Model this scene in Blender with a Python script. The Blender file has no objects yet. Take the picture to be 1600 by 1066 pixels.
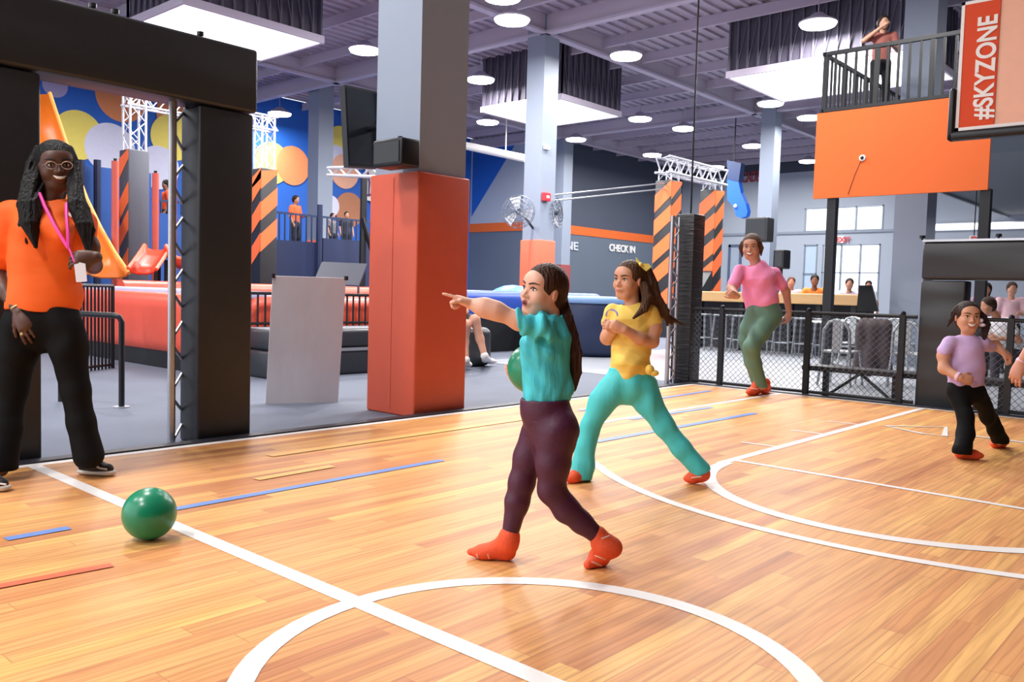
import bpy, bmesh, math, random
import numpy as np
from mathutils import Vector, Matrix

S = bpy.context.scene
COL = S.collection
random.seed(7)

# ------------------------------------------------------------------ camera
FPX = 1333.0
PI_, RO_, YA_ = math.radians(3.27), math.radians(1.58), math.radians(48.35)
CAMZ = 1.1
_f0 = np.array([math.sin(YA_), math.cos(YA_), 0.0]); _r0 = np.array([math.cos(YA_), -math.sin(YA_), 0.0]); _u0 = np.array([0, 0, 1.0])
FW = _f0 * math.cos(PI_) - _u0 * math.sin(PI_)
_u = _u0 * math.cos(PI_) + _f0 * math.sin(PI_)
RT = _r0 * math.cos(RO_) + _u * math.sin(RO_)
UP = _u * math.cos(RO_) - _r0 * math.sin(RO_)
CP = np.array([0, 0, CAMZ])
cd = bpy.data.cameras.new('camera'); cam = bpy.data.objects.new('camera', cd); COL.objects.link(cam)
cd.sensor_width = 36.0; cd.lens = FPX * 36.0 / 1600.0; cd.clip_start = 0.05; cd.clip_end = 200
cam.matrix_world = Matrix(((RT[0], UP[0], -FW[0], 0), (RT[1], UP[1], -FW[1], 0), (RT[2], UP[2], -FW[2], CAMZ), (0, 0, 0, 1)))
S.camera = cam

# ------------------------------------------------------------------ world, exposure, ceiling lamps
w = bpy.data.worlds.new('world'); S.world = w; w.use_nodes = True
w.node_tree.nodes['Background'].inputs[0].default_value = (0.93, 0.95, 1.0, 1)
w.node_tree.nodes['Background'].inputs[1].default_value = 1.8
S.view_settings.view_transform = 'Standard'; S.view_settings.look = 'None'
S.view_settings.gamma = 1.0; S.view_settings.use_curve_mapping = False
S.view_settings.exposure = 0.2
LAMP_W = 190.0      # each high-bay lamp
S.cycles.max_bounces = 5; S.cycles.diffuse_bounces = 3; S.cycles.glossy_bounces = 2; S.cycles.transmission_bounces = 4
S.cycles.sample_clamp_indirect = 6.0

# pixel (1600x1066) -> point helpers, used to place things where the photograph shows them
def ray(x, y): return FW + RT * (x - 800) / FPX - UP * (y - 533) / FPX
def G(x, y, z=0.0): d = ray(x, y); return CP + d * (z - CAMZ) / d[2]
def AT(x, y, D): return CP + ray(x, y) * D
def OX(x, y, X): d = ray(x, y); return CP + d * X / d[0]
def OY(x, y, Y): d = ray(x, y); return CP + d * Y / d[1]

# ------------------------------------------------------------------ materials
def lin(c):
    if isinstance(c, str):
        c = c.lstrip('#'); c = [int(c[i:i+2], 16) / 255 for i in (0, 2, 4)]
    return tuple(x / 12.92 if x <= 0.04045 else ((x + 0.055) / 1.055) ** 2.4 for x in c) + (1,)
MATS = {}
def mat(name, color, rough=0.6, metal=0.0, var=0.06, scale=8.0, bump=0.0, bscale=40.0, emit=0.0, stretch=None, sheen=0.0, spec=0.5):
    if name in MATS: return MATS[name]
    m = bpy.data.materials.new(name); m.use_nodes = True; nt = m.node_tree; b = nt.nodes['Principled BSDF']
    c = lin(color); b.inputs['Roughness'].default_value = rough; b.inputs['Metallic'].default_value = metal
    b.inputs['Specular IOR Level'].default_value = spec
    if sheen: b.inputs['Sheen Weight'].default_value = sheen
    tc = nt.nodes.new('ShaderNodeTexCoord'); mp = nt.nodes.new('ShaderNodeMapping'); nt.links.new(tc.outputs['Object'], mp.inputs[0])
    if stretch: mp.inputs['Scale'].default_value = stretch
    n = nt.nodes.new('ShaderNodeTexNoise'); n.inputs['Scale'].default_value = scale; n.inputs['Detail'].default_value = 4
    nt.links.new(mp.outputs[0], n.inputs['Vector'])
    mx = nt.nodes.new('ShaderNodeMixRGB'); mx.inputs[1].default_value = tuple(x * (1 - var) for x in c[:3]) + (1,)
    mx.inputs[2].default_value = tuple(min(1, x * (1 + var) + var * 0.01) for x in c[:3]) + (1,)
    nt.links.new(n.outputs[0], mx.inputs[0]); nt.links.new(mx.outputs[0], b.inputs['Base Color'])
    if bump:
        n2 = nt.nodes.new('ShaderNodeTexNoise'); n2.inputs['Scale'].default_value = bscale; n2.inputs['Detail'].default_value = 3
        nt.links.new(mp.outputs[0], n2.inputs['Vector'])
        bp = nt.nodes.new('ShaderNodeBump'); bp.inputs['Strength'].default_value = bump; bp.inputs['Distance'].default_value = 0.02
        nt.links.new(n2.outputs[0], bp.inputs['Height']); nt.links.new(bp.outputs[0], b.inputs['Normal'])
    if emit:
        b.inputs['Emission Color'].default_value = c; b.inputs['Emission Strength'].default_value = emit
    MATS[name] = m
    return m

# ------------------------------------------------------------------ mesh building
class MB:
    def __init__(s): s.v = []; s.f = []; s.m = []
    def add(s, vs, fs, mi=0):
        o = len(s.v); s.v += [tuple(map(float, p)) for p in vs]; s.f += [tuple(i + o for i in q) for q in fs]; s.m += [mi] * len(fs); return s
    def box(s, x0, x1, y0, y1, z0, z1, mi=0):
        v = [(x, y, z) for z in (z0, z1) for y in (y0, y1) for x in (x0, x1)]
        return s.add(v, [(0, 2, 3, 1), (4, 5, 7, 6), (0, 1, 5, 4), (2, 6, 7, 3), (0, 4, 6, 2), (1, 3, 7, 5)], mi)
    def rbox(s, x0, x1, y0, y1, z0, z1, r=0.02, mi=0, seg=3):
        bm = bmesh.new(); bmesh.ops.create_cube(bm, size=1)
        for p in bm.verts: p.co = Vector(((x0 + x1) / 2 + p.co.x * (x1 - x0), (y0 + y1) / 2 + p.co.y * (y1 - y0), (z0 + z1) / 2 + p.co.z * (z1 - z0)))
        bmesh.ops.bevel(bm, geom=bm.edges[:], offset=r, segments=seg, affect='EDGES', profile=0.5)
        bm.verts.index_update(); s.add([tuple(p.co) for p in bm.verts], [tuple(q.index for q in f.verts) for f in bm.faces], mi); bm.free(); return s
    def quad(s, a, b, c, d, mi=0): return s.add([a, b, c, d], [(0, 1, 2, 3)], mi)
    def tube(s, pts, r, n=8, mi=0, cap=True, closed=False):
        pts = [Vector(p) for p in pts]; N = len(pts); rr = r if hasattr(r, '__len__') else [r] * N
        vs = []; prev = None
        for i, p in enumerate(pts):
            if closed: t = pts[(i + 1) % N] - pts[i - 1]
            else: t = (pts[min(i + 1, N - 1)] - pts[max(i - 1, 0)])
            t.normalize()
            if prev is None: a = t.orthogonal().normalized()
            else: a = (prev - t * prev.dot(t)).normalized()
            prev = a; b = t.cross(a)
            for k in range(n):
                th = 2 * math.pi * (k + .5) / n; vs.append(p + (a * math.cos(th) + b * math.sin(th)) * rr[i])
        fs = []
        for i in range(N if closed else N - 1):
            j = (i + 1) % N
            for k in range(n): fs.append((i * n + k, i * n + (k + 1) % n, j * n + (k + 1) % n, j * n + k))
        if cap and not closed: fs += [tuple(range(n))[::-1], tuple((N - 1) * n + k for k in range(n))]
        return s.add(vs, fs, mi)
    def lathe(s, c, prof, n=24, mi=0, axis=(0, 0, 1)):
        ax = Vector(axis).normalized(); a = ax.orthogonal().normalized(); b = ax.cross(a); c = Vector(c); vs = []
        for r, h in prof:
            for k in range(n):
                th = 2 * math.pi * k / n; vs.append(c + ax * h + (a * math.cos(th) + b * math.sin(th)) * max(r, 1e-4))
        fs = [(i * n + k, i * n + (k + 1) % n, (i + 1) * n + (k + 1) % n, (i + 1) * n + k) for i in range(len(prof) - 1) for k in range(n)]
        fs += [tuple(range(n))[::-1], tuple((len(prof) - 1) * n + k for k in range(n))]
        return s.add(vs, fs, mi)
    def sphere(s, c, r, n=24, mi=0, sc=(1, 1, 1)):
        c = Vector(c); h = n // 2; vs = []
        for i in range(1, h):
            ph = math.pi * i / h
            for k in range(n):
                th = 2 * math.pi * k / n; vs.append(c + Vector((r * sc[0] * math.sin(ph) * math.cos(th), r * sc[1] * math.sin(ph) * math.sin(th), r * sc[2] * math.cos(ph))))
        fs = [(i * n + k, (i + 1) * n + k, (i + 1) * n + (k + 1) % n, i * n + (k + 1) % n) for i in range(h - 2) for k in range(n)]
        vs += [c + Vector((0, 0, r * sc[2])), c - Vector((0, 0, r * sc[2]))]; t = len(vs) - 2
        fs += [(t, k, (k + 1) % n) for k in range(n)] + [(t + 1, (h - 2) * n + (k + 1) % n, (h - 2) * n + k) for k in range(n)]
        return s.add(vs, fs, mi)
    def prism(s, poly, ext, mi=0):
        """poly: list of 3d points (planar), ext: extrusion vector"""
        n = len(poly); e = Vector(ext); vs = [Vector(p) for p in poly] + [Vector(p) + e for p in poly]
        return s.add(vs, [tuple(range(n))[::-1], tuple(range(n, 2 * n))] + [(i, (i + 1) % n, n + (i + 1) % n, n + i) for i in range(n)], mi)
def smooth_mod(o, ang=40):
    me = o.data
    me.shade_smooth()
    try: me.set_sharp_from_angle(angle=math.radians(ang))
    except Exception: pass
def tag(o, label, cat, group=None, kind=None):
    if label: o['label'] = label
    if cat: o['category'] = cat
    if group: o['group'] = group
    if kind: o['kind'] = kind
    return o
def thing(name, label, cat, loc=(0, 0, 0), group=None):
    o = bpy.data.objects.new(name, None); COL.objects.link(o); o.location = tuple(map(float, loc)); o.empty_display_size = .1
    return tag(o, label, cat, group)
def wloc(o):
    p = Vector((0, 0, 0))
    while o is not None: p += o.location; o = o.parent
    return p
def obj(name, mb, m, parent=None, label=None, sm=False, ang=40, base=None):
    """world-space MB -> one mesh object; under a parent its mesh is stored relative to the parent's place"""
    org = wloc(parent) if parent is not None else Vector(base) if base is not None else Vector((0, 0, 0))
    me = bpy.data.meshes.new(name)
    me.from_pydata([(x - org.x, y - org.y, z - org.z) for x, y, z in mb.v], [], mb.f)
    ms = m if isinstance(m, (list, tuple)) else [m]
    for q in ms: me.materials.append(q)
    if len(ms) > 1: me.polygons.foreach_set('material_index', mb.m)
    me.validate(); me.update()
    o = bpy.data.objects.new(name, me); COL.objects.link(o)
    if parent is not None: o.parent = parent
    elif base is not None: o.location = tuple(org)
    if sm: smooth_mod(o, ang)
    if label: o['label'] = label
    return o
def struct(name, mb, m, parent=None, sm=False):
    o = obj(name, mb, m, parent, sm=sm)
    if parent is None: o['kind'] = 'structure'
    return o
def dup(root, loc, label=None, group=None):
    r = root.copy(); COL.objects.link(r); r.location = tuple(map(float, loc))
    if label: r['label'] = label
    if group: r['group'] = group
    for ch in list(root.children):
        c = ch.copy(); COL.objects.link(c); c.parent = r
        for g_ in ch.children:
            d = g_.copy(); COL.objects.link(d); d.parent = c
    return r
def text(name, body, m, parent, loc, xdir, ydir, size, ext=0.004, align='LEFT', bold=0.0, width=None):
    cu = bpy.data.curves.new(name, 'FONT'); cu.body = body; cu.size = size; cu.extrude = ext; cu.align_x = align; cu.offset = bold
    tmp = bpy.data.objects.new('tmp', cu); COL.objects.link(tmp); bpy.context.view_layer.update()
    me = bpy.data.meshes.new_from_object(tmp.evaluated_get(bpy.context.evaluated_depsgraph_get())); bpy.data.objects.remove(tmp); bpy.data.curves.remove(cu)
    me.name = name; me.materials.clear(); me.materials.append(m)
    if width:
        xs = [v.co.x for v in me.vertices]; k = width / (max(xs) - min(xs))
        for v in me.vertices: v.co.x = (v.co.x - min(xs)) * k
    o = bpy.data.objects.new(name, me); COL.objects.link(o)
    x = Vector(xdir).normalized(); y = Vector(ydir).normalized(); z = x.cross(y)
    p = Vector(loc)
    if parent is not None: o.parent = parent; p -= wloc(parent)
    o.matrix_local = Matrix(((x.x, y.x, z.x, p.x), (x.y, y.y, z.y, p.y), (x.z, y.z, z.z, p.z), (0, 0, 0, 1)))
    return o

# ------------------------------------------------------------------ palette
black = mat('black_vinyl', '#26282c', .45, var=.1, bump=.25, bscale=3.0)
blackm = mat('black_metal', '#15171c', .4, spec=.4)
steel = mat('aluminium', '#c3c5cc', .32, .75, var=.08)
greyp = mat('pillar_paint', '#8b95a6', .55, var=.03, scale=2)
orange = mat('orange_paint', '#dc6424', .75, var=.02, scale=3)
redpad = mat('red_orange_vinyl', '#c85338', .5, var=.05, bump=.15, bscale=6)
white = mat('white_paint', '#ece9e6', .5, var=.03)
navy = mat('navy_vinyl', '#1c2c50', .5, var=.15, bump=.2, bscale=3)
blue = mat('blue_vinyl', '#3556b8', .4, var=.06)
wood_top = mat('counter_wood', '#c29a68', .45, var=.12, scale=3, stretch=(4, .5, 4))
glow = mat('lamp_lens', '#ffffff', .5, emit=14)
sky_panel = mat('skylight_panel', '#fbfdff', .5, emit=2.2)

# ------------------------------------------------------------------ setting: floors
CZ = 7.6                                  # ceiling height
XE, YN, YC, XS = 37.5, 26.0, 22.3, 26.3   # east wall, mural wall, check-in wall, side wall
carpet = mat('grey_carpet', '#656c7c', .75, var=.16, scale=1.3, bump=.1, bscale=60)
struct('floor', MB().box(-7, XE, -14, YN, -.13, -.03), carpet)
conc = mat('pale_concrete', '#9a9ea6', .35, var=.08, scale=.7)
struct('floor_concrete', MB().box(9.85, XE - .05, -13.9, 9.6, -.03, -.024), conc)

# court boards
def court_mat():
    m = bpy.data.materials.new('court_boards'); m.use_nodes = True; nt = m.node_tree; N = nt.nodes; L = nt.links; b = N['Principled BSDF']
    tc = N.new('ShaderNodeTexCoord')
    br = N.new('ShaderNodeTexBrick'); br.offset = 0; br.offset_frequency = 1; br.squash = 1
    br.inputs['Scale'].default_value = 1; br.inputs['Brick Width'].default_value = 1.6; br.inputs['Row Height'].default_value = .085
    br.inputs['Mortar Size'].default_value = .0022; br.inputs['Mortar Smooth'].default_value = .4; br.inputs['Bias'].default_value = 0.0
    br.inputs['Color1'].default_value = (0, 0, 0, 1); br.inputs['Color2'].default_value = (1, 1, 1, 1); br.inputs['Mortar'].default_value = (.4, .4, .4, 1)
    sx = N.new('ShaderNodeSeparateXYZ'); L.new(tc.outputs['Object'], sx.inputs[0])
    dv = N.new('ShaderNodeMath'); dv.operation = 'DIVIDE'; dv.inputs[1].default_value = .085; L.new(sx.outputs['Y'], dv.inputs[0])
    fl = N.new('ShaderNodeMath'); fl.operation = 'FLOOR'; L.new(dv.outputs[0], fl.inputs[0])
    wn = N.new('ShaderNodeTexWhiteNoise'); wn.noise_dimensions = '1D'; L.new(fl.outputs[0], wn.inputs['W'])
    ma = N.new('ShaderNodeMath'); ma.operation = 'MULTIPLY_ADD'; ma.inputs[1].default_value = 7.3; L.new(wn.outputs['Value'], ma.inputs[0]); L.new(sx.outputs['X'], ma.inputs[2])
    cx = N.new('ShaderNodeCombineXYZ'); L.new(ma.outputs[0], cx.inputs['X']); L.new(sx.outputs['Y'], cx.inputs['Y'])
    L.new(cx.outputs[0], br.inputs['Vector'])
    cr = N.new('ShaderNodeValToRGB'); e = cr.color_ramp.elements
    e[0].position = 0; e[0].color = lin('#c47c4e'); e[1].position = 1; e[1].color = lin('#f6c272')
    for p, c in ((.2, '#dd985e'), (.5, '#e6a868'), (.8, '#eab06c')):
        q = e.new(p); q.color = lin(c)
    L.new(br.outputs['Color'], cr.inputs[0])
    # grain, stretched along the boards (x)
    mp = N.new('ShaderNodeMapping'); mp.inputs['Scale'].default_value = (1.2, 19, 1); L.new(tc.outputs['Object'], mp.inputs[0])
    ad = N.new('ShaderNodeMixRGB'); ad.blend_type = 'ADD'; ad.inputs[0].default_value = 1; L.new(mp.outputs[0], ad.inputs[1])
    sc = N.new('ShaderNodeVectorMath'); sc.operation = 'SCALE'; sc.inputs['Scale'].default_value = 17; L.new(br.outputs['Color'], sc.inputs[0]); L.new(sc.outputs[0], ad.inputs[2])
    n1 = N.new('ShaderNodeTexNoise'); n1.inputs['Scale'].default_value = 1.0; n1.inputs['Detail'].default_value = 6; n1.inputs['Distortion'].default_value = 1.2; L.new(ad.outputs[0], n1.inputs['Vector'])
    c1 = N.new('ShaderNodeValToRGB'); c1.color_ramp.elements[0].position = .36; c1.color_ramp.elements[0].color = (.7, .58, .5, 1); c1.color_ramp.elements[1].position = .6; c1.color_ramp.elements[1].color = (1.06, 1.05, 1.0, 1)
    L.new(n1.outputs[0], c1.inputs[0])
    mu = N.new('ShaderNodeMixRGB'); mu.blend_type = 'MULTIPLY'; mu.inputs[0].default_value = .75; L.new(cr.outputs[0], mu.inputs[1]); L.new(c1.outputs[0], mu.inputs[2])
    # cathedral rings on some boards
    mp2 = N.new('ShaderNodeMapping'); mp2.inputs['Scale'].default_value = (2.2, 17, 1); L.new(tc.outputs['Object'], mp2.inputs[0])
    wv = N.new('ShaderNodeTexWave'); wv.wave_type = 'BANDS'; wv.bands_direction = 'Y'; wv.inputs['Scale'].default_value = .55; wv.inputs['Distortion'].default_value = 9; wv.inputs['Detail'].default_value = 3; wv.inputs['Detail Scale'].default_value = .8
    L.new(mp2.outputs[0], wv.inputs['Vector'])
    c2 = N.new('ShaderNodeValToRGB'); c2.color_ramp.elements[0].position = .0; c2.color_ramp.elements[0].color = (.7, .56, .45, 1); c2.color_ramp.elements[1].position = .3; c2.color_ramp.elements[1].color = (1, 1, 1, 1)
    L.new(wv.outputs['Color'], c2.inputs[0])
    mu2 = N.new('ShaderNodeMixRGB'); mu2.blend_type = 'MULTIPLY'; mu2.inputs[0].default_value = .55; L.new(mu.outputs[0], mu2.inputs[1]); L.new(c2.outputs[0], mu2.inputs[2])
    # dark seams
    mu3 = N.new('ShaderNodeMixRGB'); mu3.blend_type = 'MIX'; mu3.inputs[2].default_value = lin('#a8663c'); L.new(mu2.outputs[0], mu3.inputs[1])
    ms = N.new('ShaderNodeMath'); ms.operation = 'MULTIPLY'; ms.inputs[1].default_value = .6; L.new(br.outputs['Fac'], ms.inputs[0]); L.new(ms.outputs[0], mu3.inputs[0])
    # broad worn patches
    n3 = N.new('ShaderNodeTexNoise'); n3.inputs['Scale'].default_value = .8; L.new(tc.outputs['Object'], n3.inputs['Vector'])
    mu4 = N.new('ShaderNodeMixRGB'); mu4.blend_type = 'MIX'; L.new(mu3.outputs[0], mu4.inputs[1]); mu4.inputs[2].default_value = lin('#edb878')
    m4 = N.new('ShaderNodeMath'); m4.operation = 'MULTIPLY'; m4.inputs[1].default_value = .3; L.new(n3.outputs[0], m4.inputs[0]); L.new(m4.outputs[0], mu4.inputs[0])
    L.new(mu4.outputs[0], b.inputs['Base Color'])
    b.inputs['Roughness'].default_value = .5; b.inputs['Specular IOR Level'].default_value = .3
    return m
court = struct('floor_court', MB().box(-4.5, 9.62, -3.4, 5.5, -.03, 0), court_mat())
lw = mat('line_white', '#f0ece8', .5, var=.03, scale=3); lb = mat('line_blue', '#6f93d6', .5, var=.05); lr = mat('line_red', '#dd6a44', .55, var=.1); ly = mat('plank_yellow', '#eeb868', .55, var=.08)
_lz = [0.0012]
def ribbon(name, pts, wd, m, closed=False):
    _lz[0] += .00015; z = _lz[0]; P = [Vector((p[0], p[1], 0)) for p in pts]; n = len(P); L, R_ = [], []
    for i, p in enumerate(P):
        t = (P[(i + 1) % n] - P[i - 1]) if closed else (P[min(i + 1, n - 1)] - P[max(i - 1, 0)])
        t.normalize(); s = Vector((-t.y, t.x, 0)) * wd / 2; L.append(p + s); R_.append(p - s)
    mb = MB(); vs = [(q.x, q.y, z) for q in L] + [(q.x, q.y, z) for q in R_]
    mb.add(vs, [(i, n + i, n + (i + 1) % n, (i + 1) % n) for i in range(n if closed else n - 1)])
    return obj(name, mb, m, court)
def arc(cx, cy, r, a0, a1, n=60): return [(cx + r * math.cos(math.radians(a0 + (a1 - a0) * i / n)), cy + r * math.sin(math.radians(a0 + (a1 - a0) * i / n))) for i in range(n + 1)]
CY = 1.52
ribbon('side_line', [(-4.4, 5.42), (9.55, 5.42)], .07, lw)
ribbon('base_line', [(9.56, 5.45), (9.56, -2.4)], .06, lw)
ribbon('halfway_line', [(1.86, 5.4), (1.85, 3.7), (1.84, -2.4)], .075, lw)
ribbon('center_circle', arc(1.84, 1.53, .81, 0, 360)[:-1], .075, lw, True)
ribbon('lane_line', [(9.53, 2.69), (5.15, 2.69)], .065, lw)
ribbon('lane_line', [(9.53, 2 * CY - 2.69), (5.22, 2 * CY - 2.69)], .065, lw)
ribbon('free_throw_line', [(5.32, 2.66), (5.28, .38)], .05, lw)
ribbon('free_throw_circle', arc(5.25, CY, 1.15, 92, 268, 50), .085, lw)
p3 = [(9.53, 4.26), (6.2, 4.27), (5.91, 4.25), (5.42, 4.06), (5.06, 3.83), (4.76, 3.58), (4.57, 3.36)]
a3 = arc(6.3, CY, 2.49, 139, 221, 40)
ribbon('three_point_line', p3 + a3 + [(x, 2 * CY - y) for x, y in p3[::-1]], .065, lw)
for k in range(3):
    x = (6.05, 6.95, 7.75)[k]; ribbon('lane_tick', [(x, 2.72), (x - .02, 2.98)], .035, lw)
ribbon('blue_line', [(1.97, 3.93), (3.8, 3.96)], .06, lb)
ribbon('blue_line', [(G(0, 838)[0], 3.93), (G(103, 823)[0], 3.93)], .06, lb)
ribbon('blue_line', [G(930, 691)[:2], G(1180, 646)[:2]], .07, lb)
ribbon('blue_line', [G(985, 656)[:2], G(1112, 637)[:2]], .06, lb)
ribbon('blue_line', [G(905, 642)[:2], G(1110, 611)[:2]], .06, lb)
ribbon('red_line', [G(-20, 921)[:2], G(175, 884)[:2]], .05, lr)
ribbon('pale_plank', [G(400, 750)[:2], G(520, 729)[:2]], .07, ly)  # pale yellowish boards, laid over the court as flat strips
ribbon('pale_plank', [G(420, 713)[:2], G(820, 655)[:2]], .09, ly)
lg = [G(*q)[:2] for q in ((1383, 666), (1478, 668), (1476, 682), (1440, 678))]
ribbon('floor_emblem', lg, .05, lw, True)
ribbon('block_line', [G(1505, 680)[:2], G(1600, 692)[:2]], .05, lw)
trim = mat('court_edge', '#23242e', .5)
struct('trim_1', MB().box(-4.5, 9.62, 5.46, 5.56, -.03, .012), trim)
struct('trim_2', MB().box(9.6, 9.7, -3.4, 5.56, -.03, .012), trim)

# ------------------------------------------------------------------ setting: walls and ceiling
mural = mat('mural_blue', '#1b5fbf', .6, var=.05, scale=.6)
slate = mat('slate_wall', '#5d6878', .65, var=.05, scale=.8)
darkslate = mat('dark_slate_wall', '#43495a', .65, var=.06, scale=.8)
pale = mat('pale_grey_wall', '#a9b3c2', .6, var=.03, scale=.8)
struct('wall_north', MB().box(-7, XS, YN, YN + .2, -.03, CZ), mural)
zs0, zs1 = 3.62, 3.98
side = MB().box(XS, XS + .2, YC, YN, zs1, CZ, 0).box(XS, XS + .2, YC, YN, -.03, zs0, 1)
struct('wall_side', side, [pale, slate])
struct('trim_3', MB().box(XS - .03, XS + .2, YC - .02, YN, zs0, zs1), orange)
struct('wall_check_in', MB().box(XS, XE, YC, YC + .2, zs1, CZ, 0).box(XS, XE, YC, YC + .2, -.03, zs0, 1), [darkslate, slate])
struct('trim_4', MB().box(XS, XE, YC - .03, YC + .2, zs0, zs1), orange)
def ez(z): return 1.1 + (z - 1.1) * XE / 32.5
def E(px, py): return OX(px, py, XE)
# east wall with the window openings cut out
w1 = (E(1380, 345)[1], E(1257, 345)[1], E(1320, 361)[2], E(1320, 323)[2])
w2 = (E(1276, 420)[1], E(1255, 420)[1], 0.0, E(1270, 382)[2])
w3 = (E(1374, 420)[1], E(1284, 420)[1], 0.0, E(1330, 382)[2])
w4 = (E(1600, 350)[1], E(1447, 350)[1], E(1520, 366)[2], E(1520, 345)[2])
def wall_cut(X0, X1, y0, y1, z0, z1, holes):
    ys = sorted({y0, y1} | {h[0] for h in holes} | {h[1] for h in holes}); zz = sorted({z0, z1} | {h[2] for h in holes} | {h[3] for h in holes})
    mb = MB()
    for i in range(len(ys) - 1):
        for j in range(len(zz) - 1):
            cy_, cz_ = (ys[i] + ys[i+1]) / 2, (zz[j] + zz[j+1]) / 2
            if any(h[0] < cy_ < h[1] and h[2] < cz_ < h[3] for h in holes): continue
            mb.box(X0, X1, ys[i], ys[i+1], zz[j], zz[j+1])
    return mb
struct('wall_east', wall_cut(XE, XE + .2, -14, YC, -.03, ez(6.1), [w1, w2, w3]), pale)
struct('light_block_south', MB().box(-7, XE, -14.2, -14, -.03, CZ), mat('light_block_dark', '#2c2f36', .7))  # unseen dark wall, added to block world light from this side
struct('light_block_west', MB().box(-7.2, -7, -14, 1.5, -.03, CZ), mat('light_block_dark', '#2c2f36'))  # unseen part wall, added to keep world light off court-facing pillar sides
struct('wall_east_upper', MB().box(XE, XE + .2, -14, YC, ez(6.1), CZ), darkslate)
glass = bpy.data.materials.new('window_glass'); glass.use_nodes = True
_b = glass.node_tree.nodes['Principled BSDF']; _b.inputs['Transmission Weight'].default_value = 1; _b.inputs['Roughness'].default_value = .02; _b.inputs['IOR'].default_value = 1.05; _b.inputs['Base Color'].default_value = (.9, .95, 1, 1)
wfr = mat('window_frame', '#8d97a6', .4, .3); blueg = mat('tinted_glass', '#b9cde4', .15)
def window(name, h, nv, nh, mframe, pane=glass):
    fr = MB(); y0, y1, z0, z1 = h; t = .05
    fr.box(XE - .03, XE + .1, y0, y0 + t, z0, z1).box(XE - .03, XE + .1, y1 - t, y1, z0, z1).box(XE - .03, XE + .1, y0, y1, z0, z0 + t).box(XE - .03, XE + .1, y0, y1, z1 - t, z1)
    for i in range(1, nv): y = y0 + (y1 - y0) * i / nv; fr.box(XE - .03, XE + .1, y - t / 2, y + t / 2, z0, z1)
    for zz in nh: fr.box(XE - .03, XE + .1, y0, y1, zz - t / 2, zz + t / 2)
    f = struct(name, fr, mframe)
    obj('pane', MB().box(XE + .03, XE + .04, y0 + t, y1 - t, z0 + t, z1 - t), pane, f)
    return f
window('window_1', w1, 3, (), wfr); window('window_2', w2, 1, (2.3,), wfr, blueg); window('door_1', w3, 3, (2.35,), wfr)
# bright ground outside the doors
struct('ground_outside', MB().box(XE + .2, XE + 20, -6, 30, -.2, -.05), mat('pavement', '#e9e6df', .8))
struct('trim_5', MB().box(XE - .08, XE, -14, YC, ez(3.68), ez(3.78)), mat('wall_rail', '#8893a3', .5))
# ceiling: deck, girders, joists
deck = mat('ceiling_deck', '#b4aaba', .7, var=.12, scale=.5)
cmb = MB().box(-7, XE, -14, YN, CZ + .02, CZ + .1)
y = -14
while y < YN:
    cmb.box(-7, XE, y, y + .1, CZ - .04, CZ + .02); y += .32
struct('ceiling', cmb, deck)
gird = mat('ceiling_steel', '#c0b7c8', .6, var=.08, scale=.5)
k = 0
for yy in (-1.6, 5.8, 13.0, 21.0):
    struct('ceiling_girder', MB().box(-7, XE, yy - .1, yy + .1, CZ - .5, CZ - .44).box(-7, XE, yy - .02, yy + .02, CZ - .44, CZ - .05), gird)
for xx in (5.1, 15.5, 26.2):
    struct('ceiling_girder', MB().box(xx - .1, xx + .1, -14, YN, CZ - .5, CZ - .44).box(xx - .02, xx + .02, -14, YN, CZ - .44, CZ - .05), gird)
x = -5
while x < XE:
    if min(abs(x - q) for q in (5.1, 15.5, 26.2)) > .5:
        struct('ceiling_joist', MB().box(x - .03, x + .03, -14, YN, CZ - .3, CZ - .26).box(x - .01, x + .01, -14, YN, CZ - .26, CZ - .05), gird)
    x += 1.75
# ------------------------------------------------------------------ pillars
def pillar(label, x, y, s, pt, pc=redpad, top=CZ, s2=None):
    s2 = s2 or s
    t = thing('pillar', label, 'pillar', (x + s / 2, y + s2 / 2, -.03))
    obj('shaft', MB().box(x + .035, x + s - .035, y + .035, y + s2 - .035, -.03, top), greyp, t)
    if pt: obj('padding', MB().rbox(x, x + s, y, y + s2, -.03, pt, .02).box(x - .004, x, y + s2 / 2 - .008, y + s2 / 2 + .008, .02, pt - .04), [pc], t, sm=True)
    return t
pillar('big grey square pillar with brick-red padding at the court edge', 5.0, 5.58, .64, 2.13, s2=.66)
padL = mat('coral_vinyl', '#ea6f50', .5, var=.05)
P2 = pillar('grey pillar with coral padding behind the pointing girl', 15.41, 12.93, .6, 2.35, padL)
pillar('grey pillar with coral padding in front of the blue mural', 15.75, 22.2, .62, 2.55, padL)
pillar('dark grey pillar with red padding by the check-in wall', 26.4, 21.0, .62, 2.25, mat('dark_red_vinyl', '#8a3f40', .5))
pillar('slim grey pillar behind the woman in pink', 26.0, 12.15, .55, 0)
pillar('wide blue-grey pillar rising through the orange balcony', *(AT(1447, 400, 15)[:2]), .62, 0)

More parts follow.
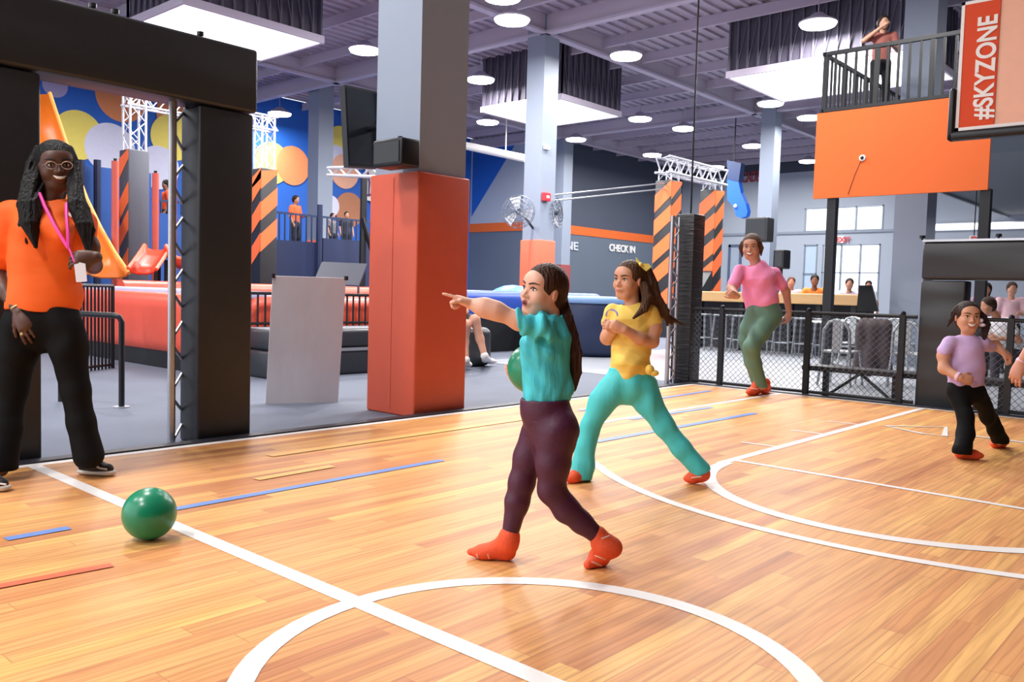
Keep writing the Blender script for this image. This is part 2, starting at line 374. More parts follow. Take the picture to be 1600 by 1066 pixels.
# ------------------------------------------------------------------ high bay lamps
LAMPS = [(570, 80, 'round ceiling lamp left of the big pillar'), (800, 33, 'large round ceiling lamp right of the big pillar, near the top edge'),
    (751, 126, 'round ceiling lamp beside the big pillar, above the middle white light box'), (978, 89, 'round ceiling lamp above the right corner of the middle white light box'),
    (1278, 39, 'round ceiling lamp left of the balcony visitor'), (762, 192, 'round ceiling lamp just under the left corner of the middle light box'),
    (437, 179, 'round ceiling lamp in front of the blue mural beside the black goal'), (900, 219, 'small round ceiling lamp right of the coral-padded pillar'),
    (1000, 187, 'round ceiling lamp touching the right tip of the middle light box'), (1068, 202, 'round ceiling lamp behind the long black cable'),
    (1019, 243, 'round ceiling lamp above the striped gantry, left of the cable'), (1204, 163, 'round ceiling lamp over the slim pillar top'),
    (1176, 229, 'small round ceiling lamp left of the slim pillar'), (1265, 185, 'round ceiling lamp at the left edge of the orange balcony, the upper of two'),
    (1118, 262, 'small round ceiling lamp directly above the gantry truss'), (1263, 253, 'round ceiling lamp at the left edge of the orange balcony, the lower of two'),
    (785, -3, 'round ceiling lamp cut by the top edge of the picture')]
def lamp(x, y, label, z=6.7, on=True):
    t = thing('high_bay_lamp', label, 'ceiling lamp', (x, y, z), 'round high bay lamps under the ceiling')
    obj('lens', MB().lathe((x, y, z - .02), [(.34, 0), (.36, .03), (.36, .05)], 28), glow, t)
    obj('housing', MB().lathe((x, y, z + .03), [(.38, 0), (.38, .03), (.2, .12), (.1, .2)], 20), gird, t, sm=True)
    obj('hanger', MB().tube([(x, y, z + .2), (x, y, CZ)], .01, 5), gird, t)
    L = bpy.data.lights.new('lamp_light', 'AREA'); L.shape = 'DISK'; L.size = .66; L.energy = LAMP_W; L.color = (1, .975, .95)
    lo = bpy.data.objects.new('lamp_light', L); COL.objects.link(lo); lo.parent = t; lo.location = (0, 0, -.06)
    return t
for x, y, l in LAMPS:
    p = G(x, y, 6.7); lamp(p[0], p[1], l)
for x, y, l in ((-1.4, 5.0, 'unseen ceiling lamp shifted off the centre circle for side light'), (-2.5, 8.5, 'unseen ceiling lamp added over the near left corner'), (2.2, 6.6, 'unseen ceiling lamp over the left sideline'),  # lamps out of view, added for fill and moved to shade the pillar
                (7.2, 6.6, 'unseen ceiling lamp over the far sideline'), (11.5, 4.9, 'unseen ceiling lamp shifted over the fence'), (-3.2, 2.4, 'unseen ceiling lamp shifted over the near half of the court'),
                (12.5, 8.5, 'unseen ceiling lamp over the counter stools'), (19, 1.0, 'unseen ceiling lamp beyond the balcony'), (9, 21.5, 'unseen ceiling lamp over the slides'), (4.5, 11.5, 'unseen ceiling lamp over the trampoline wall'), (29, 6.5, 'unseen ceiling lamp by the east windows'), (2, 18, 'unseen ceiling lamp far left')):
    lamp(x, y, l)

# ------------------------------------------------------------------ hanging light boxes
lat = mat('lattice_grey', '#5d5868', .7, var=.1); latd = mat('lattice_dark', '#4a4656', .7, var=.1)
def light_box(label, x0, x1, y0, y1, z=6.1):
    t = thing('skylight_box', label, 'light box', ((x0 + x1) / 2, (y0 + y1) / 2, z), 'hanging white light boxes')
    obj('light_panel', MB().box(x0 + .02, x1 - .02, y0 + .02, y1 - .02, z, z + .03), sky_panel, t)
    fr = MB(); r = .05
    for a in ((x0 - r, x1 + r, y0 - r, y0), (x0 - r, x1 + r, y1, y1 + r), (x0 - r, x0, y0, y1), (x1, x1 + r, y0, y1)): fr.box(*a, z - .01, z + .14)
    obj('rim', fr, gird, t)
    lt = MB()
    for a in ((x0 + .02, x1, y0 + .04, y0 + .05), (x0 + .02, x1, y1 - .05, y1 - .04), (x0 + .04, x0 + .05, y0, y1), (x1 - .05, x1 - .04, y0, y1)): lt.box(*a, z + .1, CZ, 1)
    k = 0; q = x0
    while q <= x1:
        for yy in (y0, y1): lt.box(q - .02, q + .02, yy - .02, yy + .02, z + .1, CZ)
        if q + .25 < x1: lt.tube([(q, y0 - .01, CZ - .1), (q + .25, y0 - .01, z + .2)], .012, 4); 
        q += .25
    q = y0
    while q <= y1:
        for xx in (x0, x1): lt.box(xx - .02, xx + .02, q - .02, q + .02, z + .1, CZ)
        if q + .25 < y1: lt.tube([(x0 - .01, q, CZ - .1), (x0 - .01, q + .25, z + .2)], .012, 4)
        q += .25
    obj('lattice', lt, [lat, latd], t)
    L = bpy.data.lights.new('box_light', 'AREA'); L.shape = 'RECTANGLE'; L.size = x1 - x0 - .1; L.size_y = y1 - y0 - .1; L.energy = 350
    lo = bpy.data.objects.new('box_light', L); COL.objects.link(lo); lo.parent = t; lo.location = (0, 0, -.03)
light_box('large white light box behind the top of the black goal', 7.65, 10.6, 14.9, 17.15)
light_box('white light box in the middle, behind the coral-padded pillar', 17.4, 20.0, 14.0, 16.8)
light_box('white light box beside the balcony railing', 17.9, 20.8, 5.6, 9.55)

# ------------------------------------------------------------------ trusses
def truss_mb(a, b, w, side, n, r=.022, chords=4, r2=.012):
    """square box truss from a to b; side = one cross direction"""
    a, b = Vector(a), Vector(b); d = (b - a).normalized(); s = Vector(side).normalized() * w / 2; u = d.cross(s).normalized() * w / 2
    mb = MB(); cs = [s + u, s - u, -s - u, -s + u] if chords == 4 else [s, -s]
    for c in cs: mb.tube([a + c, b + c], r, 8)
    m = len(cs)
    for i in range(m if m == 4 else 1):
        c0, c1 = cs[i], cs[(i + 1) % m]
        for k in range(n):
            p = a.lerp(b, k / n); q = a.lerp(b, (k + 1) / n)
            if k % 2: c0_, c1_ = c1, c0
            else: c0_, c1_ = c0, c1
            mb.tube([p + c0_, q + c1_], r2, 5, cap=False)
    return mb
whitet = mat('white_truss', '#c4c5ce', .5, 0)
def stripe_face(mb, o, ux, w, z0, z1, hs, mi):
    """slanted stripes on an upright face: o corner, ux horizontal unit, w width"""
    z = z0
    o = Vector(o); ux = Vector(ux); nrm = Vector((-1, 0, 0)) if abs(ux.y) > .5 else Vector((0, -1, 0))
    for zb, h in hs:
        pts = [(0, zb), (w, zb + h * .75), (w, min(z1, zb + h * 1.55)), (0, min(z1, zb + h * .8))]
        if abs(ux.y) > .5: pts = [(w - a_, b_) for a_, b_ in pts]
        if zb + h * .75 > z1 or zb < z0 - .01: continue
        mb.prism([o + ux * p[0] + Vector((0, 0, p[1])) + nrm * .004 for p in pts], nrm * .004, mi)
coral = mat('bright_orange_vinyl', '#f2703a', .5, var=.04); charc = mat('charcoal_vinyl', '#4b4d58', .5)
def tower(name, label, x, y, w, ptop, top, zb=0, stripes=(), grey=False):
    t = thing(name, label, 'truss tower', (x + w / 2, y + w / 2, zb), 'padded truss towers')
    c = (x + w / 2, y + w / 2)
    obj('truss', truss_mb((*c, zb), (*c, top), w * .75, (1, 0, 0), int((top - zb) / .3), .024), whitet, t)
    p = MB().rbox(x, x + w, y, y + w, zb, ptop, .02)
    obj('padding', p, charc if grey else black, t, sm=True)
    s = MB(); stripe_face(s, (x, y, 0), (0, 1, 0), w, zb, ptop, stripes, 0)
    if not grey: stripe_face(s, (x, y, 0), (1, 0, 0), w, zb, ptop, [(a + .35, h) for a, h in stripes], 0)
    obj('stripes', s, coral, t)
# stripes rise towards the far edge
tower('padded_tower', 'striped grey and orange padded truss tower left of the black goal post', 7.6, 17.0, .42, 3.72, 4.9, 0, [(1.0, .5), (1.75, .5), (2.3, .5), (3.15, .5)], True)
tower('padded_tower', 'striped padded truss tower just right of the black goal post', 10.55, 17.0, .42, 3.72, 4.9, 0, [(1.5, .5), (2.2, .5), (2.9, .5), (3.25, .3)])
tr = obj('ceiling_truss', truss_mb((7.6, 17.2, 4.75), (11, 17.2, 4.75), .3, (0, 1, 0), 14), whitet); tag(tr, 'white horizontal truss joining the two towers behind the black goal', 'truss')
for i, (x, l) in enumerate(((20.3, 'orange and black striped gantry leg left, behind the corner pad'), (22.75, 'orange and black striped gantry leg beside the woman in pink'))):
    tower('gantry_tower', l, x, 12.4, .52, 4.28, 4.6, 0, [(.5, .55), (1.35, .55), (2.0, .55), (2.75, .55), (3.4, .6)])
    mb = MB().prism([(x + .1, 12.4, 2.0), (x - 1.0, 12.45, .9), (x - 1.0, 12.45, .6), (x + .1, 12.4, 1.4)], (0, .3, 0)) if i else None
    if mb: tag(obj('gantry_brace', mb, black), 'slanted black padded brace leaning on the gantry leg', 'brace')
tr = obj('gantry_truss', truss_mb((20.2, 12.66, 4.7), (23.5, 12.66, 4.7), .42, (0, 1, 0), 11, .035, 4, .02), whitet); tag(tr, 'white truss on top of the striped gantry', 'truss')

# truss beside left goal and truss at the far corner
def ladder(label, p, q, h, n):
    mb = MB(); p, q = Vector(p), Vector(q)
    mb.tube([p, p + Vector((0, 0, h))], .028, 10); mb.tube([q, q + Vector((0, 0, h))], .02, 10)
    third = (p + q) / 2 + Vector((.12, .12, 0)); mb.tube([third, third + Vector((0, 0, h))], .02, 8)
    for k in range(n):
        a, b = (p, q) if k % 2 == 0 else (q, p)
        mb.tube([a + Vector((0, 0, h * k / n)), b + Vector((0, 0, h * (k + .8) / n))], .011, 6)
    t = obj('upright_truss', mb, steel, base=p, sm=True); tag(t, label, 'truss')
ladder('aluminium upright truss against the black goal post', (2.86, 5.72, -.03), (3.02, 5.84, -.03), 2.4, 13)
ladder('aluminium upright truss at the far corner of the court', (9.42, 5.72, -.03), (9.62, 5.74, -.03), 2.15, 14)

# ------------------------------------------------------------------ padded goals
fold = bpy.data.materials.new('folded_black_vinyl'); fold.use_nodes = True
_nt = fold.node_tree; _b = _nt.nodes['Principled BSDF']; _b.inputs['Base Color'].default_value = lin('#2a2d31'); _b.inputs['Roughness'].default_value = .42
_tc = _nt.nodes.new('ShaderNodeTexCoord'); _mp = _nt.nodes.new('ShaderNodeMapping'); _mp.inputs['Rotation'].default_value = (.9, .7, 0); _mp.inputs['Scale'].default_value = (.6, .6, 2.2)
_n = _nt.nodes.new('ShaderNodeTexNoise'); _n.inputs['Scale'].default_value = 1.5; _n.inputs['Detail'].default_value = .6
_bp = _nt.nodes.new('ShaderNodeBump'); _bp.inputs['Strength'].default_value = .45; _bp.inputs['Distance'].default_value = .1
_nt.links.new(_tc.outputs['Object'], _mp.inputs[0]); _nt.links.new(_mp.outputs[0], _n.inputs['Vector']); _nt.links.new(_n.outputs[0], _bp.inputs['Height']); _nt.links.new(_bp.outputs[0], _b.inputs['Normal'])
g1 = thing('padded_goal', 'tall black padded goal frame on the left sideline', 'goal', (1.5, 5.7, -.03))
obj('crossbeam', MB().rbox(-1.2, 3.42, 5.56, 5.86, 2.34, 2.79, .025), fold, g1, sm=True)
obj('post', MB().rbox(2.98, 3.40, 5.58, 5.84, -.03, 2.33, .02), black, g1, sm=True)
obj('post', MB().rbox(1.2, 1.97, 5.58, 5.84, -.03, 2.33, .02), black, g1, sm=True)
for px in (145, 180, 313):
    p = OY(px, 20 + (px - 145) * .27, 5.62); obj('bolt', MB().lathe((p[0], 5.62, 2.785), [(.012, 0), (.012, .02), (.024, .02), (.024, .045)], 10), blackm, g1)
g2 = thing('padded_goal', 'black padded goal frame on the far baseline behind the girl in lavender', 'goal', (9.87, 1.9, -.03))
yl = OX(1427, 600, 9.75)[1]; yi = OX(1500, 560, 9.75)[1]
obj('crossbeam', MB().rbox(9.81, 10.06, -.3, yl, 1.36, 1.76, .03), fold, g2, sm=True)
obj('post', MB().rbox(9.82, 10.05, yi, yl, -.03, 1.35, .02), fold, g2, sm=True)
obj('post', MB().rbox(9.82, 10.05, -.3, .15, -.03, 1.35, .02), fold, g2, sm=True)
obj('top_rail', MB().box(9.8, 9.95, -.3, yl, 1.762, 1.785), steel, g2)
for px in (1441, 1560):
    p = OX(px, 378, 9.87); obj('bolt', MB().lathe((9.87, p[1], 1.785), [(.012, 0), (.012, .02), (.03, .02), (.03, .05)], 10), blackm, g2)

# corner post, cable
rib = mat('ribbed_black_vinyl', '#222326', .45, bump=.9, bscale=3.5, stretch=(1.5, 1.5, 9))
pc = G(1066, 597)
cp = obj('corner_pad', MB().rbox(9.72, 10.0, 5.58, 5.86, -.03, 2.17, .02), rib, base=(9.86, 5.7, -.03), sm=True); tag(cp, 'ribbed black padded post at the far corner of the court', 'post')
q = OX(1092, -8, 9.86)
tag(obj('net_cable', MB().tube([(9.86, 5.72, 2.17), (9.86, float(q[1]), float(q[2])), (9.86, float(q[1]) - .1, CZ)], .012, 6), blackm), 'thin black cable running up from the corner post to the ceiling', 'cable')

# ------------------------------------------------------------------ chain link fence on the baseline
fx = 9.765; ftop = .955
def fence(label, ya, yb, posts):
    t = thing('chain_link_fence', label, 'fence', (fx, (ya + yb) / 2, -.03))
    obj('top_rail', MB().tube([(fx, ya, ftop), (fx, yb, ftop)], .022, 8), blackm, t)
    obj('bottom_rail', MB().tube([(fx, ya, .03), (fx, yb, .03)], .02, 8), blackm, t)
    for y in posts:
        obj('post', MB().box(fx - .03, fx + .03, y - .03, y + .03, -.03, ftop + .02).sphere((fx, y, ftop + .03), .03, 8), blackm, t)
    m = MB(); h = ftop - .03; st = .07; L_ = abs(yb - ya); y = -h
    lo, hi = min(ya, yb), max(ya, yb)
    while y < L_:
        for s in (1, -1):
            a = lo + y if s > 0 else lo + y + h; b = lo + y + h if s > 0 else lo + y; z0, z1 = .03, ftop
            # clip to [lo,hi]
            def cl(p, q, zp, zq):
                for lim, side in ((lo, -1), (hi, 1)):
                    if (p - lim) * side > 0 and (q - lim) * side > 0: return None
                    if (p - lim) * side > 0: r = (lim - p) / (q - p); p, zp = lim, zp + (zq - zp) * r
                    elif (q - lim) * side > 0: r = (lim - p) / (q - p); q, zq = lim, zp + (zq - zp) * r
                return p, q, zp, zq
            c = cl(a, b, z0, z1)
            if c: m.tube([(fx + .004 * s, c[0], c[2]), (fx + .004 * s, c[1], c[3])], .0026, 4, cap=False)
        y += st
    obj('mesh', m, mat('fence_wire', '#5a5f68', .5, .3), t)
fence('black chain link fence between the corner post and the far goal', 5.55, yl, [5.16, 4.05, 3.0])
fence('black chain link fence seen through the far goal', yi - .02, -2.2, [1.96, .95, -.1, -1.2])
def low_bench(label, ya, yb, z=.27):
    t = thing('low_bench', label, 'bench', (10.05, (ya + yb) / 2, -.03))
    obj('seat', MB().rbox(9.9, 10.25, yb, ya, z, z + .06, .01), blackm, t)
    L_ = ya - yb
    for yy in (ya - .25, yb + .25): obj('leg', MB().box(10.0, 10.06, yy - .03, yy + .03, -.03, z), blackm, t)
    n = max(1, int(L_ / 1.1))
    for i in range(n):
        yc = ya - .25 - (L_ - .5) * (i + .5) / n
        for sg in (1, -1): obj('brace', MB().tube([(10.03, yc, z), (10.03, yc + .38 * sg, -.02)], .018, 6), blackm, t)
low_bench('long black bench with slanted braces behind the fence', float(OX(1253, 562, 9.9)[1]), yl + .02)
low_bench('black bench behind the fence seen through the far goal', yi - .1, .3)

# ------------------------------------------------------------------ backboard and hoop
bx = 9.2
def B(px, py): return OX(px, py, bx)
y0 = B(1497, 120)[1]; y1 = 2 * CY - y0; z0 = B(1495, 205)[2]; z1 = B(1505, 4)[2]; ys = B(1553, 190)[1]
bb = thing('basketball_backboard', 'orange and peach basketball backboard with a white border, upper right', 'backboard', (bx, CY, z0))
obj('board', MB().box(bx + .01, bx + .05, y1, y0, z0, z1), mat('peach_panel', '#e8ab8c', .35), bb)
obj('stripe_panel', MB().box(bx, bx + .012, ys, y0 - .03, z0 + .03, z1 - .03), mat('deep_orange', '#d8471a', .75, var=.02), bb)
obj('stripe_panel', MB().box(bx, bx + .012, y1 + .03, y1 + y0 - ys, z0 + .03, z1 - .03), mat('deep_orange', '#e2561f'), bb)
br = MB()
for a in ((y1, y0, z0, z0 + .03), (y1, y0, z1 - .03, z1), (y0 - .03, y0, z0, z1), (y1, y1 + .03, z0, z1)): br.box(bx - .004, bx + .012, *a)
obj('border', br, white, bb)
pd = MB().rbox(bx - .03, bx + .09, y1 - .07, y0 + .07, z0 - .09, z0 + .0, .03).rbox(bx - .03, bx + .09, y0 + .0, y0 + .07, z0 - .09, z0 + .42, .03).rbox(bx - .03, bx + .09, y1 - .07, y1, z0 - .09, z0 + .42, .03)
obj('edge_padding', pd, blackm, bb, sm=True)
th = (y0 - ys) * .55
hp = B(1547, 187)
text('lettering', '#SKYZONE', white, bb, (bx - .004, B(1549, 187)[1], B(1535, 187)[2]), (0, 0, 1), (0, 1, 0), .235, .002, bold=.006, width=float(B(1535, 26)[2] - B(1535, 187)[2]))
rm = MB().tube([(bx - .27 + .225 * math.cos(a), CY + .225 * math.sin(a), z0 + .15) for a in [2 * math.pi * i / 32 for i in range(32)]], .012, 8, closed=True).box(bx - .06, bx, CY - .06, CY + .06, z0 + .08, z0 + .16)
obj('rim', rm, coral, bb, sm=True)
sup = MB().tube([(bx + .05, CY + .4, z0 + .3), (bx + 1.2, CY + .1, z0 - .25), (bx + 1.5, CY, z0 - .3)], .035, 8).tube([(bx + .05, CY - .4, z0 + .3), (bx + 1.2, CY - .1, z0 - .25)], .035, 8).box(bx + 1.4, bx + 1.55, CY - .08, CY + .08, -.03, z0)
obj('support', sup, blackm, bb)

# ------------------------------------------------------------------ balcony
MX = 13.9
def Mz(px, py): return OX(px, py, MX)
my0, my1 = 5.79, 3.2; mb0, mb1 = 2.78, 4.17
bal = thing('balcony', 'orange panelled balcony on black posts with dark railing, upper right', 'balcony', (MX + 2.5, 4.5, -.03))
obj('front_panel', MB().box(MX, MX + .06, my1, my0, mb0, mb1), orange, bal)
obj('deck', MB().box(MX + .06, MX + 5, my1 + .06, my0 - .06, mb1 - .08, mb1), slate, bal)
for px in (1297, 1537):
    y = Mz(px, 312)[1]; y = y if px < 1400 else y
    obj('post', MB().box(MX + .06, MX + .2, y - .07, y + .07, -.03, mb0 + .02), blackm, bal)
obj('post', MB().box(MX + 4.7, MX + 4.85, my0 - .3, my0 - .15, -.03, mb0 + .02), blackm, bal)
rl = MB(); rz = 5.15
rl.box(MX, MX + .06, my1, my0 - .08, rz - .06, rz).box(MX, MX + .06, my1, my0 - .08, mb1 + .01, mb1 + .06)
obj('railing', rl, blackm, bal); n = 15
for i in range(n + 1):
    y = my0 - .1 - (my0 - my1 - .14) * i / n; w_ = .035 if i % 5 == 0 else .018
    obj('baluster', MB().box(MX + .01, MX + .01 + w_ * 1.6, y - w_, y + w_, mb1 + .02, rz - .03), blackm, bal)
rl = MB().box(MX, MX + 5, my0 - .1, my0 - .05, rz - .06, rz).box(MX, MX + 5, my0 - .1, my0 - .05, mb1 + .01, mb1 + .06)
for i in range(1, 30): rl.box(MX + i * .167, MX + i * .167 + .03, my0 - .09, my0 - .06, mb1 + .02, rz - .03)
obj('side_railing', rl, blackm, bal)
p = Mz(1348, 247)
sc = thing('security_camera', 'small white dome camera on the orange balcony panel', 'camera', (MX, p[1], p[2]))
obj('base_ring', MB().lathe((MX, p[1], p[2]), [(.05, 0), (.05, .02), (.03, .03)], 16, axis=(-1, 0, 0)), white, sc); obj('lens_dome', MB().sphere((MX - .03, p[1], p[2]), .028, 12), blackm, sc)
tag(obj('balcony_cable', MB().tube([Mz(1345, 252) - [.005, 0, 0], Mz(1335, 275) - [.005, 0, 0], Mz(1325, 304) - [.005, 0, 0]], .004, 4), blackm), 'thin cable trailing down from the dome camera', 'cable')

# ------------------------------------------------------------------ things on the big pillar
spk = thing('loudspeaker', 'small black loudspeaker box mounted on the big pillar', 'loudspeaker', (4.9, 5.9, 2.2))
a = OX(657, 240, 4.92); b = OX(610, 240, 4.92); za = OX(632, 262, 4.85)[2]; zb = OX(632, 219, 4.85)[2]
obj('cabinet', MB().rbox(4.72, 4.93, a[1] + .01, b[1], za, zb, .02), blackm, spk, sm=True)
obj('grille', MB().box(4.712, 4.722, a[1] + .04, b[1] - .03, za + .03, zb - .03), black, spk)
obj('bracket', MB().box(4.92, 5.04, (a[1] + b[1]) / 2 - .03, (a[1] + b[1]) / 2 + .03, za + .1, za + .16).lathe((4.86, (a[1] + b[1]) / 2, zb), [(.012, 0), (.012, .02), (.02, .02), (.02, .04)], 8), blackm, spk)
tv = thing('television', 'large black flat screen hanging left of the big pillar', 'television', AT(590, 200, 8.3))
c4 = [AT(539, 132, 7.9), AT(612, 148, 8.35), AT(610, 264, 8.35), AT(545, 260, 7.9)]
nrm = np.cross(c4[1] - c4[0], c4[3] - c4[0]); nrm /= np.linalg.norm(nrm)
if np.dot(nrm, -FW) < 0: nrm = -nrm
obj('casing', MB().prism([tuple(c - nrm * .005) for c in c4], tuple(-nrm * .07)), blackm, tv)
cc = sum(c4) / 4
obj('screen', MB().prism([tuple(cc + (c - cc) * .94 + nrm * .001) for c in c4], tuple(-nrm * .006)), mat('screen_glass', '#20242b', .12), tv)
obj('wall_mount', MB().tube([tuple(cc - nrm * .07), (5.15, 6.1, float(cc[2]))], .03, 8), blackm, tv)

# ------------------------------------------------------------------ items on pillar 2
fa = thing('fire_alarm', 'red fire alarm box on the coral-padded pillar', 'alarm', (15.55, 12.93, 3.3))
p = OY(851, 308, 12.96); obj('box', MB().rbox(p[0] - .12, p[0] + .12, 12.86, 12.965, p[2] - .1, p[2] + .1, .02), mat('alarm_red', '#d92f3c', .4), fa); obj('strobe', MB().box(p[0] - .05, p[0] + .05, 12.85, 12.86, p[2] - .03, p[2] + .03), white, fa)
p = OY(853, 231, 12.96); tag(obj('wall_sensor', MB().rbox(p[0] - .1, p[0] + .1, 12.9, 12.965, p[2] - .05, p[2] + .05, .02), white), 'small white sensor high on the coral-padded pillar', 'sensor')
wire = mat('fan_wire', '#5b6270', .4, .4)
def fan(label, c, ax, R_):
    t = thing('cage_fan', label, 'fan', c); c = Vector(c); ax = Vector(ax).normalized(); a = ax.orthogonal().normalized(); b = ax.cross(a)
    m = MB()
    for h, rr in ((-.09, .75), (-.05, 1), (.05, 1), (.09, .75), (-.1, .5), (.1, .5), (-.1, .25), (.1, .25)):
        m.tube([c + ax * h + (a * math.cos(q) + b * math.sin(q)) * R_ * rr for q in [2 * math.pi * i / 28 for i in range(28)]], .008, 4, closed=True)
    for i in range(20):
        d = a * math.cos(i * math.pi / 10) + b * math.sin(i * math.pi / 10)
        m.tube([c + ax * .1, c + ax * .1 + d * R_ * .5, c + ax * .05 + d * R_, c - ax * .05 + d * R_, c - ax * .1 + d * R_ * .5], .005, 4)
    obj('cage', m, wire, t)
    m = MB()
    for i in range(3):
        d = a * math.cos(i * 2.094 + .5) + b * math.sin(i * 2.094 + .5); e = ax.cross(d)
        m.prism([c + d * .06 - e * .04, c + d * R_ * .9 - e * .13, c + d * R_ * .9 + e * .13 + ax * .05, c + d * .06 + e * .04 + ax * .02], ax * .01)
    obj('blades', m, steel, t)
    obj('motor', MB().lathe(c - ax * .12, [(.06, 0), (.07, .1), (.05, .2)], 12, axis=ax), blackm, t)
    return t
f1 = AT(810, 331, 19.2); t = fan('round cage fan left of the coral-padded pillar', f1, (-.85, -.4, .1), .37)
obj('wall_bracket', MB().tube([tuple(f1 + [.1, 0, 0]), (15.5, 13.2, f1[2] - .3)], .03, 6), blackm, t)
f2 = AT(868, 333, 20.6); t = fan('round cage fan right of the coral-padded pillar', f2, (.3, -.9, .1), .36)
obj('wall_bracket', MB().tube([tuple(f2), (15.9, 13.2, f2[2] - .3)], .03, 6), blackm, t)
m = MB()
for y_ in (0, 9):
    p, q = AT(865, 304 + y_, 20.2), AT(1040, 283 + y_, 23); m.tube([(15.98, 13.4, p[2]), (20.35, 12.6, q[2])], .02, 5)
tag(obj('rigging_rods', m, steel), 'pair of thin rods running from the fan to the striped gantry', 'rods')
tag(obj('air_duct', MB().tube([AT(700, 222, 27), AT(822, 248, 25.5)], .12, 10).tube([AT(790, 241, 25.9), (*AT(790, 241, 25.9)[:2], CZ)], .02, 5), white, sm=True), 'pale horizontal duct left of the coral-padded pillar', 'duct')

# ------------------------------------------------------------------ mural discs, wall lettering
dcol = {'y': mat('disc_yellow', '#f2dd6a', .6), 'w': mat('disc_white', '#dcdcf2', .6), 'o': mat('disc_orange', '#e08a58', .6), 'b': mat('disc_tan', '#b97a58', .6), 'g': mat('disc_mauve', '#a9a0c8', .6), 'p': mat('disc_peach', '#ecb092', .6)}
names = {'y': 'yellow', 'w': 'white', 'o': 'orange', 'b': 'tan', 'g': 'mauve', 'p': 'peach'}
DISCS = [(86, 133, 17, 'g', 'at the top left beside the black post'), (190, 150, 36, 'o', 'under the goal crossbeam'), (122, 211, 34, 'y', 'above the slide'), (172, 232, 35, 'w', 'between the slide and the left tower'),
    (277, 180, 30, 'o', 'upper of the pair beside the upright truss'), (270, 215, 32, 'y', 'overlapping the orange one beside the upright truss'), (247, 262, 30, 'w', 'low beside the upright truss'),
    (424, 255, 29, 'y', 'right of the black goal post'), (457, 259, 27, 'o', 'left of the pillar in front of the mural'), (531, 222, 22, 'y', 'left of the television'), (524, 247, 18, 'w', 'under the yellow one by the television'),
    (538, 268, 24, 'p', 'below the television edge'), (545, 328, 24, 'b', 'low beside the big pillar'), (515, 322, 15, 'w', 'lowest by the mural pillar')]
lay = [0]
for px, py, r, c, w_ in DISCS:
    lay[0] += .004; p = OY(px, py, YN); q = OY(px + r, py, YN); R_ = np.linalg.norm(q - p)
    R_ = r * float((p - CP) @ FW) / FPX * (1.12)
    tag(obj('mural_disc', MB().lathe((p[0], YN - .001, p[2]), [(R_, 0), (R_, lay[0])], 40, axis=(0, -1, 0)), dcol[c]), '%s painted disc on the blue mural, %s' % (names[c], w_), 'mural disc', 'coloured discs on the blue mural')
pts = [(572, 262), (604, 268), (604, 352), (592, 338), (584, 318), (578, 314), (570, 312), (569, 285)]
art = thing('wall_logo', 'white wall emblem with purple lettering left of the big pillar', 'emblem', OY(588, 300, YN - .1))
obj('backing', MB().prism([OY(x, y, YN - .12) for x, y in pts], (0, .04, 0)), white, art)
purp = mat('emblem_purple', '#6a4a72', .5)
for st in ([(574, 268), (577, 285), (576, 306), (590, 300), (584, 282), (590, 272), (594, 284), (598, 292), (602, 276)], [(584, 308), (588, 322), (594, 334), (602, 344)], [(570, 305), (604, 303)]):
    obj('stroke', MB().tube([OY(x, y, YN - .13) for x, y in st], .045, 6), purp, art)
letter = mat('wall_lettering', '#c9ced8', .5)
def wtext(name, label, body, px0, px1, py0, py1, m, plane='Y', val=YC - .03, cat='lettering'):
    f = (lambda x, y: OY(x, y, val)) if plane == 'Y' else (lambda x, y: OX(x, y, val))
    a, b = f(px0, py1), f(px1, py1); h = f(px0, py0)[2] - a[2]; d = Vector((b - a)); d.z = 0; W = d.length
    o = text(name, body, m, None, a, d, (0, 0, 1), h / .7, .02, bold=.01, width=W)
    o['label'] = label; o['category'] = cat
    return o
wtext('wall_text', 'pale letters ZONE high on the grey check-in wall', 'ZONE', 858, 903, 374, 387, letter)
wtext('wall_text', 'white words CHECK IN on the grey wall above the service desk', 'CHECK IN', 952, 992, 381, 392, white)
wtext('wall_text', 'dull red letters high on the pale wall behind the gantry', 'ARCADE', 1146, 1186, 270, 286, mat('red_letters', '#b0404a', .5), 'X', XE - .03)

# blue painted wedge on side wall
m = MB().prism([(XS - .02, YC + 3.6, CZ - .1), (XS - .02, YC + .9, CZ - .1), (XS - .02, YC + 3.6, 4.3)], (.015, 0, 0))
tag(obj('wall_wedge', m, mural), 'blue painted wedge on the grey side wall', 'wall paint')

# ------------------------------------------------------------------ blue sock banner
so = [(1136, 250), (1158, 255), (1154, 284), (1157, 300), (1165, 318), (1168, 330), (1166, 338), (1158, 341), (1150, 338), (1147, 326), (1142, 318), (1136, 312)]
sk = thing('hanging_sock', 'giant blue sock hanging beside the striped gantry', 'sign', OX(1150, 270, 27))
up_, lo_ = [so[0], so[1], so[2], (1136, 280)], [(1136, 280)] + so[2:]
obj('foot', MB().prism([OX(x, y, 27) for x, y in lo_], (.25, 0, 0)), mat('sock_blue', '#1666e0', .5), sk)
obj('cuff', MB().prism([OX(x, y, 26.98) for x, y in up_], (.29, 0, 0)), mat('sock_navy', '#1b3668', .5), sk)
obj('grip_dot', MB().sphere(OX(1149, 322, 26.98), .07, 10), white, sk)
tc_ = OX(1147, 251, 27.1); obj('hanger', MB().tube([tc_, (27.1, tc_[1], CZ)], .02, 5), blackm, sk)

